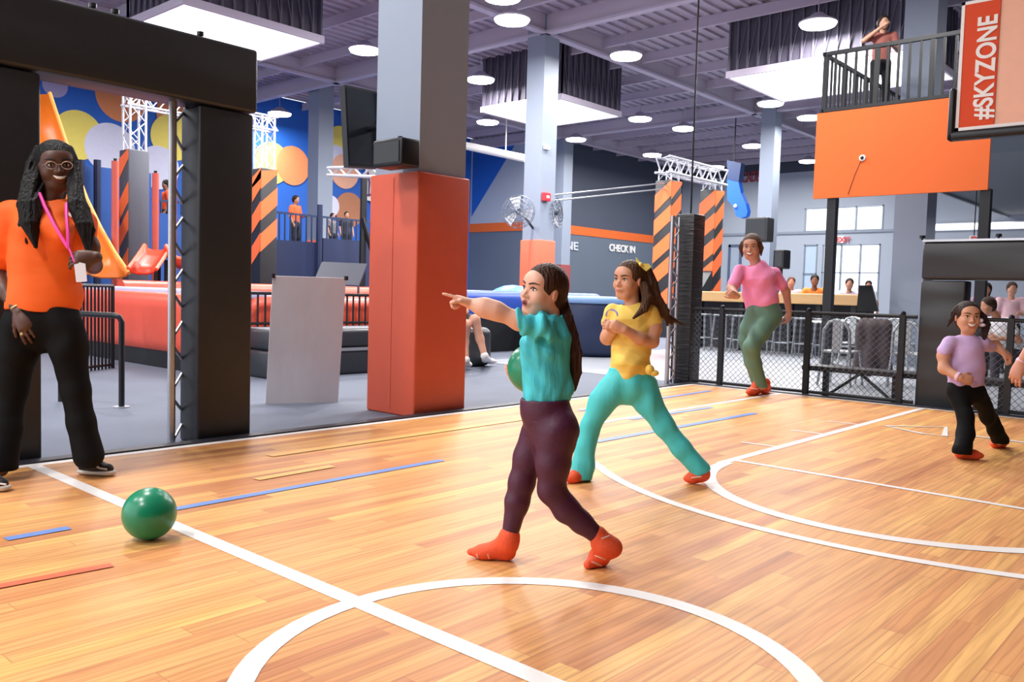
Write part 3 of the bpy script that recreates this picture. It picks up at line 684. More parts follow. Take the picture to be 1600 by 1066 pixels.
# ------------------------------------------------------------------ trampoline arena, left background
ob = bpy.data.materials.new('x'); bpy.data.materials.remove(ob)
orv = mat('orange_red_vinyl', '#ee5f48', .38, var=.06, bump=.35, bscale=4); lav = mat('pale_lavender_vinyl', '#b9bfe6', .5); drk = mat('dark_skirt', '#1a1b20', .7)
gv = mat('grey_black_vinyl', '#2e3138', .4, bump=.3, bscale=3)
ar = thing('trampoline_wall', 'orange-red inflated wall with black skirt left of the black goal post', 'inflatable', (5.6, 12, -.03))
obj('cushion', MB().rbox(5.3, 5.95, 9.9, 14.4, .14, .97, .2, seg=6), orv, ar, sm=True, ang=80)
obj('cap', MB().rbox(5.55, 6.3, 9.95, 14.4, .9, 1.02, .04), lav, ar, sm=True); obj('skirt', MB().box(5.36, 5.95, 9.95, 14.35, -.03, .2), drk, ar)
ar = thing('trampoline_wall', 'orange-red inflated wall behind the black bars and bench', 'inflatable', (7.5, 10, -.03))
obj('cushion', MB().rbox(6.0, 9.9, 9.85, 10.4, .3, .97, .18, seg=6), orv, ar, sm=True, ang=80); obj('skirt', MB().box(6.05, 9.85, 9.9, 10.35, -.03, .35), drk, ar)
tag(obj('trampoline_roll', MB().tube([(6.4, 14.6, .96), (16.0, 14.6, .96)], .17, 16), orv, sm=True, ang=80), 'long orange-red roll across the back of the trampoline area', 'inflatable')
tag(obj('trampoline_roll', MB().tube([(6.4, 13.2, .78), (9.7, 13.2, .78)], .2, 16), blue, sm=True, ang=80), 'blue roll between the orange walls, right of the black goal post', 'inflatable')
tag(obj('arena_skirt', MB().box(6.3, 15.9, 14.5, 14.75, -.03, .82), drk), 'dark skirt wall under the long back roll', 'skirt')
tag(obj('arena_skirt', MB().box(6.45, 9.7, 13.1, 13.3, -.03, .6), drk), 'dark skirt under the blue roll', 'skirt')
ar = thing('trampoline_wall', 'blue inflated wall right of the big pillar', 'inflatable', (12.5, 11, -.03))
obj('cushion', MB().rbox(10.0, 15.2, 10.85, 11.5, .55, 1.12, .16, seg=6), blue, ar, sm=True, ang=80); obj('skirt', MB().box(10.05, 15.1, 10.9, 11.4, -.03, .58), drk, ar)
tag(obj('inflated_mound', MB().sphere((13.7, 12.2, .6), .66, 24, sc=(1.2, 1, 1.0)), mat('sky_vinyl', '#5a90e0', .4), sm=True), 'light blue inflated mound behind the blue wall', 'inflatable')
ar = thing('inflated_drum', 'dark navy inflated drum with light blue rim behind the girl in yellow', 'inflatable', (12.6, 9.2, -.03))
dc = G(912, 555); DX, DY = float(dc[0]) + .7, float(dc[1]) + .4
obj('drum', MB().lathe((DX, DY, -.03), [(.9, 0), (1.0, .1), (1.0, .9), (.95, 1.0)], 36), navy, ar, sm=True, ang=60)
obj('rim', MB().tube([(DX + .97 * math.cos(q), DY + .97 * math.sin(q), 1.0) for q in [2 * math.pi * i / 36 for i in range(36)]], .07, 8, closed=True), mat('rim_blue', '#8aaede', .4), ar, sm=True, ang=80)
bn = thing('padded_bench', 'long black padded bench with grey seams left of the big pillar', 'bench', (7.3, 9.4, -.03))
obj('seat', MB().rbox(5.75, 8.9, 9.0, 9.8, .3, .56, .05), gv, bn, sm=True); obj('base', MB().rbox(5.7, 8.9, 8.95, 9.8, -.03, .3, .04), gv, bn, sm=True)
obj('seam', MB().box(5.76, 8.88, 8.94, 8.955, .28, .32).box(5.8, 8.85, 9.05, 9.7, .556, .566), mat('seam_grey', '#8b8f98', .5), bn)
e = G(768, 570)
bn = thing('padded_bench', 'black padded bench right of the big pillar with a person sitting on it', 'bench', (9.6, 8.8, -.03))
obj('seat', MB().rbox(9.0, float(e[0]) + .1, float(e[1]) + .05, 9.8, -.03, .56, .12, seg=5), gv, bn, sm=True, ang=80)
def railing(label, a, b, z0, z1, n, cat='railing', r=.014):
    t = thing('bar_railing', label, cat, (a[0], a[1], z0)); a, b = Vector((a[0], a[1], 0)), Vector((b[0], b[1], 0)); up = Vector((0, 0, 1))
    obj('top_rail', MB().tube([a + up * z1, b + up * z1], .022, 6), blackm, t); obj('bottom_rail', MB().tube([a + up * (z0 + .05), b + up * (z0 + .05)], .018, 6), blackm, t)
    for i in range(n + 1):
        p = a.lerp(b, i / n); obj('bar', MB().tube([p + up * z0, p + up * z1], r * (1.8 if i in (0, n) else 1), 6), blackm, t)
    return t
railing('black bar railing on top of the black padded bench', (5.8, 9.74), (8.85, 9.74), .56, 1.0, 28)
railing('black bar railing left of the handrail', G(125, 578)[:2], G(176, 572)[:2], -.03, 1.04, 9)
railing('black end post railing before the orange-red wall', G(286, 587)[:2], G(302, 583)[:2], -.03, .95, 2)
hr = G(190, 637, -.03); hz = float(AT(190, 494, 7.5)[2]); q = AT(95, 496, 7.9)
h_ = thing('handrail', 'bent black handrail standing on the grey floor', 'handrail', hr)
obj('rail', MB().tube([(hr[0], hr[1], -.03), (hr[0], hr[1], hz - .06), (hr[0] - .015, hr[1] + .012, hz - .015), (hr[0] - .05, hr[1] + .04, hz), (q[0], q[1], hz)], .026, 10), blackm, h_, sm=True); obj('foot_plate', MB().lathe((hr[0], hr[1], -.03), [(.07, 0), (.07, .012)], 14), steel, h_)
obj('rail_post', MB().tube([(q[0], q[1], -.03), (q[0], q[1], hz)], .026, 8), blackm, h_)

# grey standing board
gb_=0; a, b = G(415, 631, -.03), G(528, 629, -.03); v_ = ((AT(540, 436, 8.2) - b) + (AT(428, 430, 8.1) - a)) / 2; c, d = b + v_, a + v_
def clothm():
    m = mat('grey_sheet', '#bcb9bf', .6, var=.05, scale=2, bump=.5, bscale=2.2, stretch=(1.6, 1.6, .7)); return m
gb = thing('display_board', 'plain light grey board standing on the grey floor beside the black goal post', 'board', (a + b) / 2)
n_ = Vector(b - a).cross(Vector(d - a)).normalized()
if n_.dot(Vector(FW)) < 0: n_ = -n_
obj('panel', MB().prism([a, b, c, d], n_ * .03), clothm(), gb)
for p in (c, d): obj('clip', MB().box(p[0] - .015, p[0] + .015, p[1] - .015, p[1] + .015, p[2] - .02, p[2] + .02), blackm, gb)
obj('rear_leg', MB().tube([(a + b) / 2 + np.array(n_) * .03 + [0, 0, 1.0], (a + b) / 2 + np.array(n_) * .45], .012, 6), blackm, gb)
# dark slanted board
c4 = [AT(489, 442, 14.2), AT(560, 446, 14.2), AT(573, 412, 14.6), AT(503, 409, 14.6)]
tag(obj('slanted_board', MB().prism(c4, (.1, .1, 0)).tube([c4[0], (c4[0][0], c4[0][1], 0)], .02, 6).tube([c4[1], (c4[1][0], c4[1][1], 0)], .02, 6), mat('board_charcoal', '#4a4d58', .5)), 'dark slanted board above the grey display board', 'board')

# play platform with slides
pf = thing('play_platform', 'dark navy play platform in front of the blue mural', 'platform', (10, 20, -.03))
nv2 = mat('deep_navy', '#15244a', .6, var=.2, scale=1.5)
PT = 1.95
obj('deck', MB().box(-2, 15.6, 18.6, 25.0, PT - .1, PT), nv2, pf); obj('side_panel', MB().box(-2, 15.6, 18.6, 18.7, -.03, PT - .1), nv2, pf)
r_ = MB().box(-2, 15.6, 18.62, 18.66, PT + .95, PT + 1.0)
k = -2
while k < 15.6: r_.box(k, k + .03, 18.62, 18.65, PT, PT + .95); k += .16
obj('front_railing', r_, navy, pf)
net = mat('net_blue', '#1f4c94', .7, var=.15, scale=1)
def bpanel(label, px0, px1, py0, py1, Y, m=net):
    a, b = OY(px0, py0, Y), OY(px1, py1, Y); zz = OY((px0 + px1) / 2, py1, Y)[2]
    return tag(obj('net_barrier', MB().box(a[0], b[0], Y, Y + .05, -.03, a[2]), m), label, 'barrier')
bpanel('tall dark blue barrier behind the slide', 84, 236, 252, 400, 18.4)
bpanel('dark blue barrier behind the orange-red posts', 214, 330, 330, 420, 18.3)
bpanel('near black barrier below the staff member on the platform', 398, 500, 372, 430, 18.3, nv2)
bpanel('near black barrier beside the big pillar', 505, 640, 372, 430, 18.3, nv2)
for px, l in ((127, 'navy barrier post nearest the slide'), (152, 'navy barrier post between slide and tower'), (427, 'navy barrier post right of the goal'), (500, 'navy post beside the mural pillar')):
    p = OY(px, 250 if px < 200 else 320, 18.2); tag(obj('barrier_post', MB().tube([(p[0], 18.2, -.03), (p[0], 18.2, p[2])], .07, 8), nv2), l, 'post', 'navy barrier posts')
for px, yt, l in ((180, 252, 'slim coral padded post left of the striped tower'), (243, 271, 'coral padded post left of the red slide'), (271, 275, 'coral padded post above the red slide')):
    p = OY(px, yt, 16.3); t = thing('padded_post', l, 'post', (p[0], 16.3, -.03), 'coral padded posts'); obj('padding', MB().tube([(p[0], 16.3, .9), (p[0], 16.3, p[2])], .066, 10), mat('coral_pad', '#c9584a', .5), t, sm=True); obj('pole', MB().tube([(p[0], 16.3, -.03), (p[0], 16.3, p[2] + .05)], .03, 8), blackm, t)
def chute(name, label, pth, wv, m, mrim, lip=.12, cat='slide', legs=True):
    t = thing(name, label, cat, (pth[-1][0], pth[-1][1], 0)); P = [Vector(p) for p in pth]; n = len(P); bed, rim = MB(), [[], []]; prof = [(-1, lip), (-.85, .02), (-.4, -.02), (.4, -.02), (.85, .02), (1, lip)]
    vs = []
    for i, p in enumerate(P):
        w_ = Vector(wv[i]); tt = (P[min(i + 1, n - 1)] - P[max(i - 1, 0)]).normalized(); nn = w_.cross(tt).normalized()
        if nn.z < 0: nn = -nn
        for a_, h in prof: vs.append(p + w_ * a_ + nn * h)
        rim[0].append(vs[-6]); rim[1].append(vs[-1])
    k = len(prof); bed.add(vs, [(i * k + j, i * k + j + 1, (i + 1) * k + j + 1, (i + 1) * k + j) for i in range(n - 1) for j in range(k - 1)])
    o = obj('bed', bed, m, t, sm=True, ang=60); md = o.modifiers.new('s', 'SOLIDIFY'); md.thickness = .04
    for r in rim: obj('rim', MB().tube(r, .035, 8), mrim, t, sm=True)
    if legs:
        p = P[0]; obj('support', MB().tube([(p.x, p.y, -.03), (p.x, p.y, p.z - .1)], .06, 8), blackm, t)
so_ = mat('slide_orange', '#f27a1c', .35, var=.05, scale=2); srim = mat('slide_rim', '#f6a64a', .35)
wvec = RT * .34
pth = [AT(*q) for q in ((58, 148, 17.2), (76, 205, 17.1), (94, 262, 16.9), (112, 315, 16.6), (132, 362, 16.2), (152, 402, 15.7), (172, 434, 15.2))]
chute('slide', 'tall orange slide curving down behind the woman in the orange shirt', pth, [tuple(wvec * (.9 + i * .03)) for i in range(7)], so_, srim, .1)
sred = mat('slide_red', '#d93f1c', .35, var=.05)
chute('slide', 'red slide dropping beside the striped tower', [AT(*q) for q in ((246, 392, 15.8), (240, 402, 15.5), (232, 414, 15.2), (222, 428, 14.9))], [tuple(RT * .2 + FW * .1)] * 4, sred, mat('rim_red', '#e8603a', .4), .1)
chute('slide', 'low red slide flattening out behind the upright truss', [AT(*q) for q in ((262, 398, 15.9), (270, 411, 15.8), (282, 420, 15.7), (298, 424, 15.6), (318, 425, 15.5))], [tuple(FW * .3 * np.array([1, 1, 0]) + [0, 0, -.1])] * 5, sred, mat('rim_red', '#e8603a'), .1)
# small truss arm
tr = obj('truss_arm', truss_mb(AT(512, 268, 12), (5.3, 6.28, AT(605, 272, 8.2)[2]), .1, (0, 0, 1), 8, .02, 2), whitet); tag(tr, 'short white truss arm left of the big pillar under the television', 'truss')
tag(obj('tower_post', MB().tube([OY(569, 275, 17.5), (*OY(566, 420, 17.5)[:2], -.03)], .09, 8).tube([OY(566, 340, 17.4), OY(590, 425, 17.4)], .06, 6), blackm), 'black post with a slanting strut left of the big pillar', 'post')
# ------------------------------------------------------------------ body builder: smooth unions of tapered limbs, meshed as one surface
def A3(p): return np.array([float(p[0]), float(p[1]), float(p[2])])
def nz(v): v = A3(v); return v / np.linalg.norm(v)
def cap(a, b, ra, rb=None, k=.02, n=None, s=1.0, op='add'): return ('c', A3(a), A3(b), float(ra), float(ra if rb is None else rb), k, None if n is None else nz(n), s, op)
def ell(c, ax, r, k=.02, op='add'): return ('e', A3(c), np.array([nz(q) for q in ax]), A3(r), k, op)
def cut(p, n, k=.004): return ('h', A3(p), nz(n), k, 'cut')      # keeps the side the normal points away from
def chain(pts, k=.02, n=None, s=1.0): return [cap(pts[i][0], pts[i + 1][0], pts[i][1], pts[i + 1][1], k, n, s) for i in range(len(pts) - 1)]
def pdist(q, P):
    if q[0] == 'c':
        a, b, ra, rb, n, s = q[1], q[2], q[3], q[4], q[6], q[7]; ba = b - a; L2 = max(float(ba @ ba), 1e-9); pa = P - a
        h = np.clip((pa @ ba) / L2, 0, 1); v = pa - h[..., None] * ba
        if n is not None:
            d = v @ n; v = v + d[..., None] * n * (1 / s - 1)
            return (np.sqrt((v * v).sum(-1)) - (ra + (rb - ra) * h)) * (s ** .5 if s < 1 else 1)
        return np.sqrt((v * v).sum(-1)) - (ra + (rb - ra) * h)
    if q[0] == 'e':
        v = (P - q[1]) @ q[2].T; r = q[3]; k0 = np.sqrt(((v / r) ** 2).sum(-1)); k1 = np.sqrt(((v / (r * r)) ** 2).sum(-1))
        return k0 * (k0 - 1) / np.maximum(k1, 1e-6)
    return (P - q[1]) @ q[2]
def pbox(q):
    if q[0] == 'c':
        m = max(q[3], q[4]) * max(1, q[7]); return np.minimum(q[1], q[2]) - m, np.maximum(q[1], q[2]) + m
    m = max(q[3]); return q[1] - m, q[1] + m
def blend(f, d, k, op):
    if op == 'add':
        h = np.maximum(k - np.abs(f - d), 0) / k; return np.minimum(f, d) - h * h * k * .25
    g = -d if op == 'sub' else d
    h = np.maximum(k - np.abs(f - g), 0) / k; return np.maximum(f, g) + h * h * k * .25
def seval(prims, P):
    f = np.full(P.shape[:-1], .3)
    for q in prims: f = blend(f, pdist(q, P), q[5] if q[0] == 'c' else q[4] if q[0] == 'e' else q[3], q[-1])
    return f
def sdf_mesh(prims, res, warp=None):
    ad = [pbox(q) for q in prims if q[-1] == 'add']; lo = np.min([a for a, b in ad], 0) - 4 * res; hi = np.max([b for a, b in ad], 0) + 4 * res
    dim = np.ceil((hi - lo) / res).astype(int) + 1; f = np.full(dim, .3, np.float32)
    for q in prims:
        k = q[5] if q[0] == 'c' else q[4] if q[0] == 'e' else q[3]
        if q[0] == 'h': i0, i1 = np.zeros(3, int), dim
        else:
            a, b = pbox(q); m = k + 3 * res; i0 = np.maximum(((a - m - lo) / res).astype(int), 0); i1 = np.minimum(np.ceil((b + m - lo) / res).astype(int) + 1, dim)
        if (i1 <= i0).any(): continue
        ax = [lo[i] + res * np.arange(i0[i], i1[i]) for i in range(3)]; P = np.stack(np.meshgrid(*ax, indexing='ij'), -1)
        sl = tuple(slice(i0[i], i1[i]) for i in range(3)); f[sl] = blend(f[sl], pdist(q, P), k, q[-1])
    if warp is not None:
        near = np.abs(f) < .04; idx = np.argwhere(near); f[near] += warp(lo + idx * res).astype(np.float32)
    ins = f < 0; nx, ny, nz_ = dim
    c = np.zeros((nx - 1, ny - 1, nz_ - 1), np.int8)
    for dx in (0, 1):
        for dy in (0, 1):
            for dz in (0, 1): c += ins[dx:nx - 1 + dx, dy:ny - 1 + dy, dz:nz_ - 1 + dz]
    act = np.argwhere((c > 0) & (c < 8)); vid = np.full(c.shape, -1, np.int64); vid[act[:, 0], act[:, 1], act[:, 2]] = np.arange(len(act))
    s = np.zeros((len(act), 3)); cn = np.zeros(len(act))
    cor = [(x, y, z) for x in (0, 1) for y in (0, 1) for z in (0, 1)]
    val = {q: f[act[:, 0] + q[0], act[:, 1] + q[1], act[:, 2] + q[2]].astype(float) for q in cor}
    for p in cor:
        for a in range(3):
            if p[a]: continue
            q = tuple(p[i] + (i == a) for i in range(3)); u, v = val[p], val[q]; m = (u < 0) != (v < 0)
            t = u[m] / (u[m] - v[m]); e = np.array(p, float)[None].repeat(m.sum(), 0); e[:, a] += t; s[m] += e; cn[m] += 1
    V = lo + (act + s / cn[:, None]) * res; F = []
    for a in range(3):
        b, d = (a + 1) % 3, (a + 2) % 3
        u = ins; sl0 = [slice(None)] * 3; sl1 = [slice(None)] * 3; sl0[a] = slice(0, -1); sl1[a] = slice(1, None)
        x = np.argwhere(u[tuple(sl0)] != u[tuple(sl1)]); x = x[(x[:, b] > 0) & (x[:, d] > 0) & (x[:, b] < dim[b] - 1) & (x[:, d] < dim[d] - 1)]
        i00 = x.copy(); i10 = x.copy(); i10[:, b] -= 1; i11 = i10.copy(); i11[:, d] -= 1; i01 = x.copy(); i01[:, d] -= 1
        g = lambda i: vid[i[:, 0], i[:, 1], i[:, 2]]
        quad = np.stack([g(i00), g(i10), g(i11), g(i01)], 1); inside = u[x[:, 0], x[:, 1], x[:, 2]]
        quad[~inside] = quad[~inside][:, ::-1]; F.append(quad)
    F = np.concatenate(F); F = F[(F >= 0).all(1)]
    return V, F
def sdf_obj(name, prims, res, m, parent, warp=None, label=None):
    V, F = sdf_mesh(prims, res, warp); org = np.array(wloc(parent)) if parent is not None else np.zeros(3)
    me = bpy.data.meshes.new(name); me.from_pydata((V - org).tolist(), [], F.tolist()); me.materials.append(m); me.update(); me.shade_smooth()
    o = bpy.data.objects.new(name, me); COL.objects.link(o)
    if parent is not None: o.parent = parent
    if label: o['label'] = label
    return o
def folds(amp, dirs, seed=0):
    """soft cloth folds: sum of a few slanted waves"""
    rs = np.random.RandomState(seed); W = [(nz(d), fr, rs.rand() * 6.28) for d, fr in dirs]
    def g(P):
        r = 0
        for i, (d, fr, ph) in enumerate(W):
            o = nz(np.cross(d, [.3, .5, .8])); r = r + np.sin((P @ d) * fr + ph + 1.6 * np.sin((P @ o) * fr * .35 + ph)) * (.5 + .5 * np.sin((P @ o) * fr * .22 + 2 * ph))
        return -amp * 2.1 * r / len(W)
    return g
def _f(): pass
FLATR = nz([RT[0], RT[1], 0]); TOCAM = -nz([FW[0], FW[1], 0]); ZUP = np.array([0, 0, 1.0])
def VV(r, u, t): return FLATR * r + ZUP * u + TOCAM * t          # right, up, towards the viewer

class Head:
    def __init__(s, c, fwd, up, H, smile=0.0, w=1.0):
        s.c = A3(c); s.f = nz(fwd); u = A3(up); u = u - s.f * (u @ s.f); s.u = nz(u); s.r = nz(np.cross(s.f, s.u)); s.H = H; s.smile = smile; w_ = w
        L = s.L; ax = (s.r, s.f, s.u); e = lambda x, y, z, a, b, d, k=.05, op='add': ell(L(x, y, z), ax, (a * H, b * H, d * H), k * H, op)
        cp = lambda p, q, a, b, k=.05: cap(L(*p), L(*q), a * H, b * H, k * H)
        s.prims = [e(0, -.05, .13, .34 * w, .41, .37, .1), e(0, .1, -.13, .275 * w, .26, .33, .12), cp((-.07, .2, -.40), (.07, .2, -.40), .085, .085, .14),
            cp((-.2 * w, .02, -.2), (-.1, .17, -.38), .1, .08, .12), cp((.2 * w, .02, -.2), (.1, .17, -.38), .1, .08, .12),
            e(.17, .22, -.13, .11, .11, .11, .1), e(-.17, .22, -.13, .11, .11, .11, .1), e(0, .24, .16, .22, .12, .13, .14),
            cp((0, .355, .0), (0, .425, -.115), .022, .04, .05), e(.05, .375, -.13, .04, .045, .032, .03), e(-.05, .375, -.13, .04, .045, .032, .03),
            e(.135, .43, .015, .075, .085, .05, .06, 'sub'), e(-.135, .43, .015, .075, .085, .05, .06, 'sub'),
            e(0, .335, -.255, .1, .05, .055, .06)]
        for sg in (1, -1):
            s.prims += [ell(L(sg * .345 * w, -.03, -.03), (s.r + s.f * -.35 * sg, s.f + s.r * .35 * sg, s.u), (.03 * H, .078 * H, .12 * H), .03 * H)]
    def L(s, x, y, z): return s.c + (s.r * x + s.f * y + s.u * z) * s.H
    def snap(s, x, z, off=0.0):
        ys = np.linspace(.6, 0, 61); P = np.array([s.L(x, y, z) for y in ys]); f = seval(s.prims, P)
        i = int(np.argmax(f < 0)); y = ys[i]
        if i: t = f[i - 1] / (f[i - 1] - f[i]); y = ys[i - 1] + (ys[i] - ys[i - 1]) * t
        return s.L(x, y + off, z)
    def face(s, par, brow='#2a1a14', lip='#b5605a', iris='#2a1710', mouth='smile', white_='#e9e4df', look=0.0, lash=True):
        H = s.H; ew = mat('eye_white', white_, .3, var=.01); bm_ = mat('brow_' + brow, brow, .7); lm = mat('lip_' + lip, lip, .45, var=.03); im = mat('iris_' + iris, iris, .2)
        for sg in (1, -1):
            c = s.snap(sg * .14, .012, -.025); mb = MB(); B_ = np.array([s.r, s.f, s.u])
            def es(c, a, b, d, n=14):
                m = MB(); m.sphere((0, 0, 0), 1, n); return [tuple(A3(c) + (np.array(v) * [a, b, d]) @ B_) for v in m.v], m.f
            v, f = es(c, .062 * H, .042 * H, .03 * H); e = MB().add(v, f); eo = obj('eye', e, ew, par, sm=True)
            v, f = es(c + s.f * .02 * H + s.r * look * .02 * H, .03 * H, .026 * H, .03 * H); obj('iris', MB().add(v, f), im, eo, sm=True)
            pts = [s.snap(sg * (.07 + .14 * t), .02 + .035 * math.sin(math.pi * min(1, t * 1.05)), .004) for t in (0, .25, .5, .75, 1)]
            if lash: obj('eyelash', MB().tube(pts, [.006 * H, .011 * H, .013 * H, .012 * H, .006 * H], 6), mat('lash_dark', '#1c120e', .6), par, sm=True)
            pts = [s.snap(sg * (.055 + .19 * t), .1 + .03 * math.sin(math.pi * t * .8), .004) for t in (0, .3, .6, 1)]
            obj('eyebrow', MB().tube(pts, [.014 * H, .018 * H, .015 * H, .006 * H], 6), bm_, par, sm=True)
        zc = -.25
        if mouth == 'open':
            ring = [s.snap(.058 * math.cos(a), zc + .045 * math.sin(a), .0) for a in [2 * math.pi * i / 16 for i in range(16)]]
            o = obj('mouth', MB().tube(ring, .015 * H, 6, closed=True), lm, par, sm=True)
            cc = s.snap(0, zc, -.01); m = MB(); m.sphere((0, 0, 0), 1, 12); B_ = np.array([s.r, s.f, s.u])
            obj('mouth_opening', MB().add([tuple(cc + (np.array(v) * [.05 * H, .03 * H, .038 * H]) @ B_) for v in m.v], m.f), mat('mouth_dark', '#4a1a18', .5), o, sm=True)
            return
        wd, up_, op_ = {'smile': (.14, .045, .035), 'grin': (.15, .05, .05), 'rest': (.085, .0, .0)}[mouth]
        top = [s.snap(wd * t, zc + up_ * t * t + op_ * (1 - t * t) * .5, .004) for t in (-1, -.6, -.25, 0, .25, .6, 1)]
        bot = [s.snap(wd * t, zc + up_ * t * t - (op_ * 1.1 + .02) * (1 - t * t), .004) for t in (-1, -.6, -.25, 0, .25, .6, 1)]
        R1 = [.004 * H, .012 * H, .017 * H, .014 * H, .017 * H, .012 * H, .004 * H]; o = obj('mouth', MB().tube(top, R1, 6).tube(bot, [q * 1.2 for q in R1], 6), lm, par, sm=True)
        if op_:
            q = [s.snap(wd * .82 * t, zc + up_ * t * t + .0, .001) for t in (-1, -.5, 0, .5, 1)]
            obj('teeth', MB().tube(q, [.006 * H, .024 * H * (1 + op_ * 4), .028 * H * (1 + op_ * 5), .024 * H * (1 + op_ * 4), .006 * H], 8), mat('teeth_white', '#f3efe9', .3), o, sm=True)
    def hair(s, extra=(), line=.2, side=1.0, k=.04, vol=1.0, ears=False):
        H = s.H; ax = (s.r, s.f, s.u); e = lambda x, y, z, a, b, d, k=.03, op='add': ell(s.L(x, y, z), ax, (a * H, b * H, d * H), k * H, op)
        return [e(0, -.075, .14, .375 * vol, .435 * vol, .395 * vol), e(0, -.2, -.08, .33, .3, .36, .1), e(0, .42, -.22, .255 * side, .33, .5, .03, 'sub'), e(0, .5, -.04, .3 * side, .3, .33, .06, 'sub')] + [e(sg * .38, -.02, -.05, .1, .11, .13, .03, 'sub') for sg in ((1, -1) if ears else ())] + list(extra)

def hand(pr, wrist, d, n, sc=1.0, curl=(25, 28, 30, 34), side=1, thumb=(38, 20), spread=5, k=.006):
    """palm, four unequal fingers of three bones, thumb from the side of the palm; d points from wrist to knuckles, n out of the palm"""
    w = A3(wrist); d = nz(d); n = A3(n); n = nz(n - d * (n @ d)); s = nz(np.cross(d, n)) * side
    P = lambda a, b, c=0: w + (d * a + s * b + n * c) * sc
    pr += [cap(P(.0, 0), P(.05, 0), .026 * sc, .034 * sc, .015 * sc, n, .55), cap(P(.03, .014), P(.082, .022), .017 * sc, .014 * sc, .02 * sc), cap(P(.03, -.014), P(.078, -.022), .016 * sc, .012 * sc, .02 * sc), cap(P(.045, 0), P(.084, 0), .016 * sc, .014 * sc, .02 * sc)]
    for i, (off, L, r) in enumerate(((.029, .072, .0088), (.010, .080, .0090), (-.010, .074, .0086), (-.028, .058, .0078))):
        p = P(.084 - (.006 if i == 3 else 0), off); yaw = math.radians(spread * (1.5 - i)); dd = nz(d * math.cos(yaw) + s * math.sin(yaw)); a = 0
        for j, fr in enumerate((.45, .31, .24)):
            a += math.radians(curl[i]) * (1 if j < 2 else .7); v = dd * math.cos(a) + n * math.sin(a); q = p + v * L * fr * sc
            pr.append(cap(p, q, r * sc * (1 - .08 * j), r * sc * (.92 - .08 * j), k * sc)); p = q
    p = P(.018, .024, .004); ta = math.radians(thumb[0]); dd = nz(d * math.cos(ta) + s * math.sin(ta) + n * .25)
    for j, (L, r) in enumerate(((.038, .013), (.030, .0105), (.024, .009))):
        a = math.radians(thumb[1]) * j; v = nz(dd * math.cos(a) + (n * .6 - s * .5 + d * .5) * math.sin(a)); q = p + v * L * sc
        pr.append(cap(p, q, r * sc, r * .9 * sc, (.016 if j == 0 else .006) * sc)); p = q
def foot(pr, ankle, heel, toe, sc=1.0, ra=.036, zmin=None):
    a, h, t = A3(ankle), A3(heel), A3(toe); r = .033 * sc
    pr += [cap(a, h + (t - h) * .12, ra * sc, r, .03 * sc), cap(h + (t - h) * .1, h + (t - h) * .7, r, r * 1.05, .03 * sc, ZUP, .85), cap(a, h + (t - h) * .6, ra * .9 * sc, r * .8, .04 * sc), cap(h + (t - h) * .65, h + (t - h) * .93, r * 1.08, r * .72, .02 * sc, ZUP, .7)]
    pr.append(cut((0, 0, .002 if zmin is None else zmin), (0, 0, -1)))
def hairmat(name, c1, c2, rough=.5):
    m = mat(name, c1, rough, var=.3, scale=14, stretch=(1.4, 1.4, .12), bump=.7, bscale=70)
    m.node_tree.nodes['Principled BSDF'].inputs['Specular IOR Level'].default_value = .22; mx = [n for n in m.node_tree.nodes if n.type == 'MIX_RGB'][0]; mx.inputs[2].default_value = lin(c2); return m
def skinmat(name, c, c2=None):
    m = mat(name, c, .5, var=.04, scale=10); b = m.node_tree.nodes['Principled BSDF']; b.inputs['Subsurface Weight'].default_value = .12; b.inputs['Subsurface Radius'].default_value = (.02, .008, .005); b.inputs['Subsurface Scale'].default_value = .5
    return m
def tress(pts, rad, n=22, r=.006, seed=1, k=.006, curl=0.0):
    """a lock of hair: n thin strands that follow pts inside the envelope rad"""
    rs = np.random.RandomState(seed); P = [A3(p) for p in pts]; out = []; m = len(P)
    out += [cap(P[i], P[i + 1], rad[i] * .72, rad[i + 1] * .72, .01) for i in range(m - 1)]
    for j in range(n):
        th = 6.283 * j / n + rs.rand() * .4; fr = .62 + .38 * rs.rand(); end = m - (1 if rs.rand() < .3 and m > 3 else 0); q = []
        for i in range(m):
            a = th + curl * i + .25 * math.sin(i * 2 + j); t = nz(P[min(i + 1, m - 1)] - P[max(i - 1, 0)]); u = nz(np.cross(t, FW)); v = np.cross(t, u)
            q.append(P[i] + (u * math.cos(a) + v * math.sin(a)) * rad[i] * fr)
        for i in range(end - 1): out.append(cap(q[i], q[i + 1], r * (1 if i else .8), r * (.45 if i == end - 2 else 1), k))
    return out
def person(label, loc): return thing('person', label, 'person', loc)
# ================================================================== people on the court
sock_o = mat('orange_sock', '#ef5a30', .7, var=.06, bump=.2, bscale=120); sock_w = mat('sock_print', '#f3c0ac', .7)
def band(name, a, b, ra, wdt, m, par, n=20, sq=None):
    """ring of width wdt round the limb a->b at a"""
    a = A3(a); ax = nz(A3(b) - a); return obj(name, MB().lathe(a, [(ra, -wdt / 2), (ra * 1.03, -wdt / 4), (ra * 1.03, wdt / 4), (ra, wdt / 2)], n, axis=ax), m, par, sm=True)

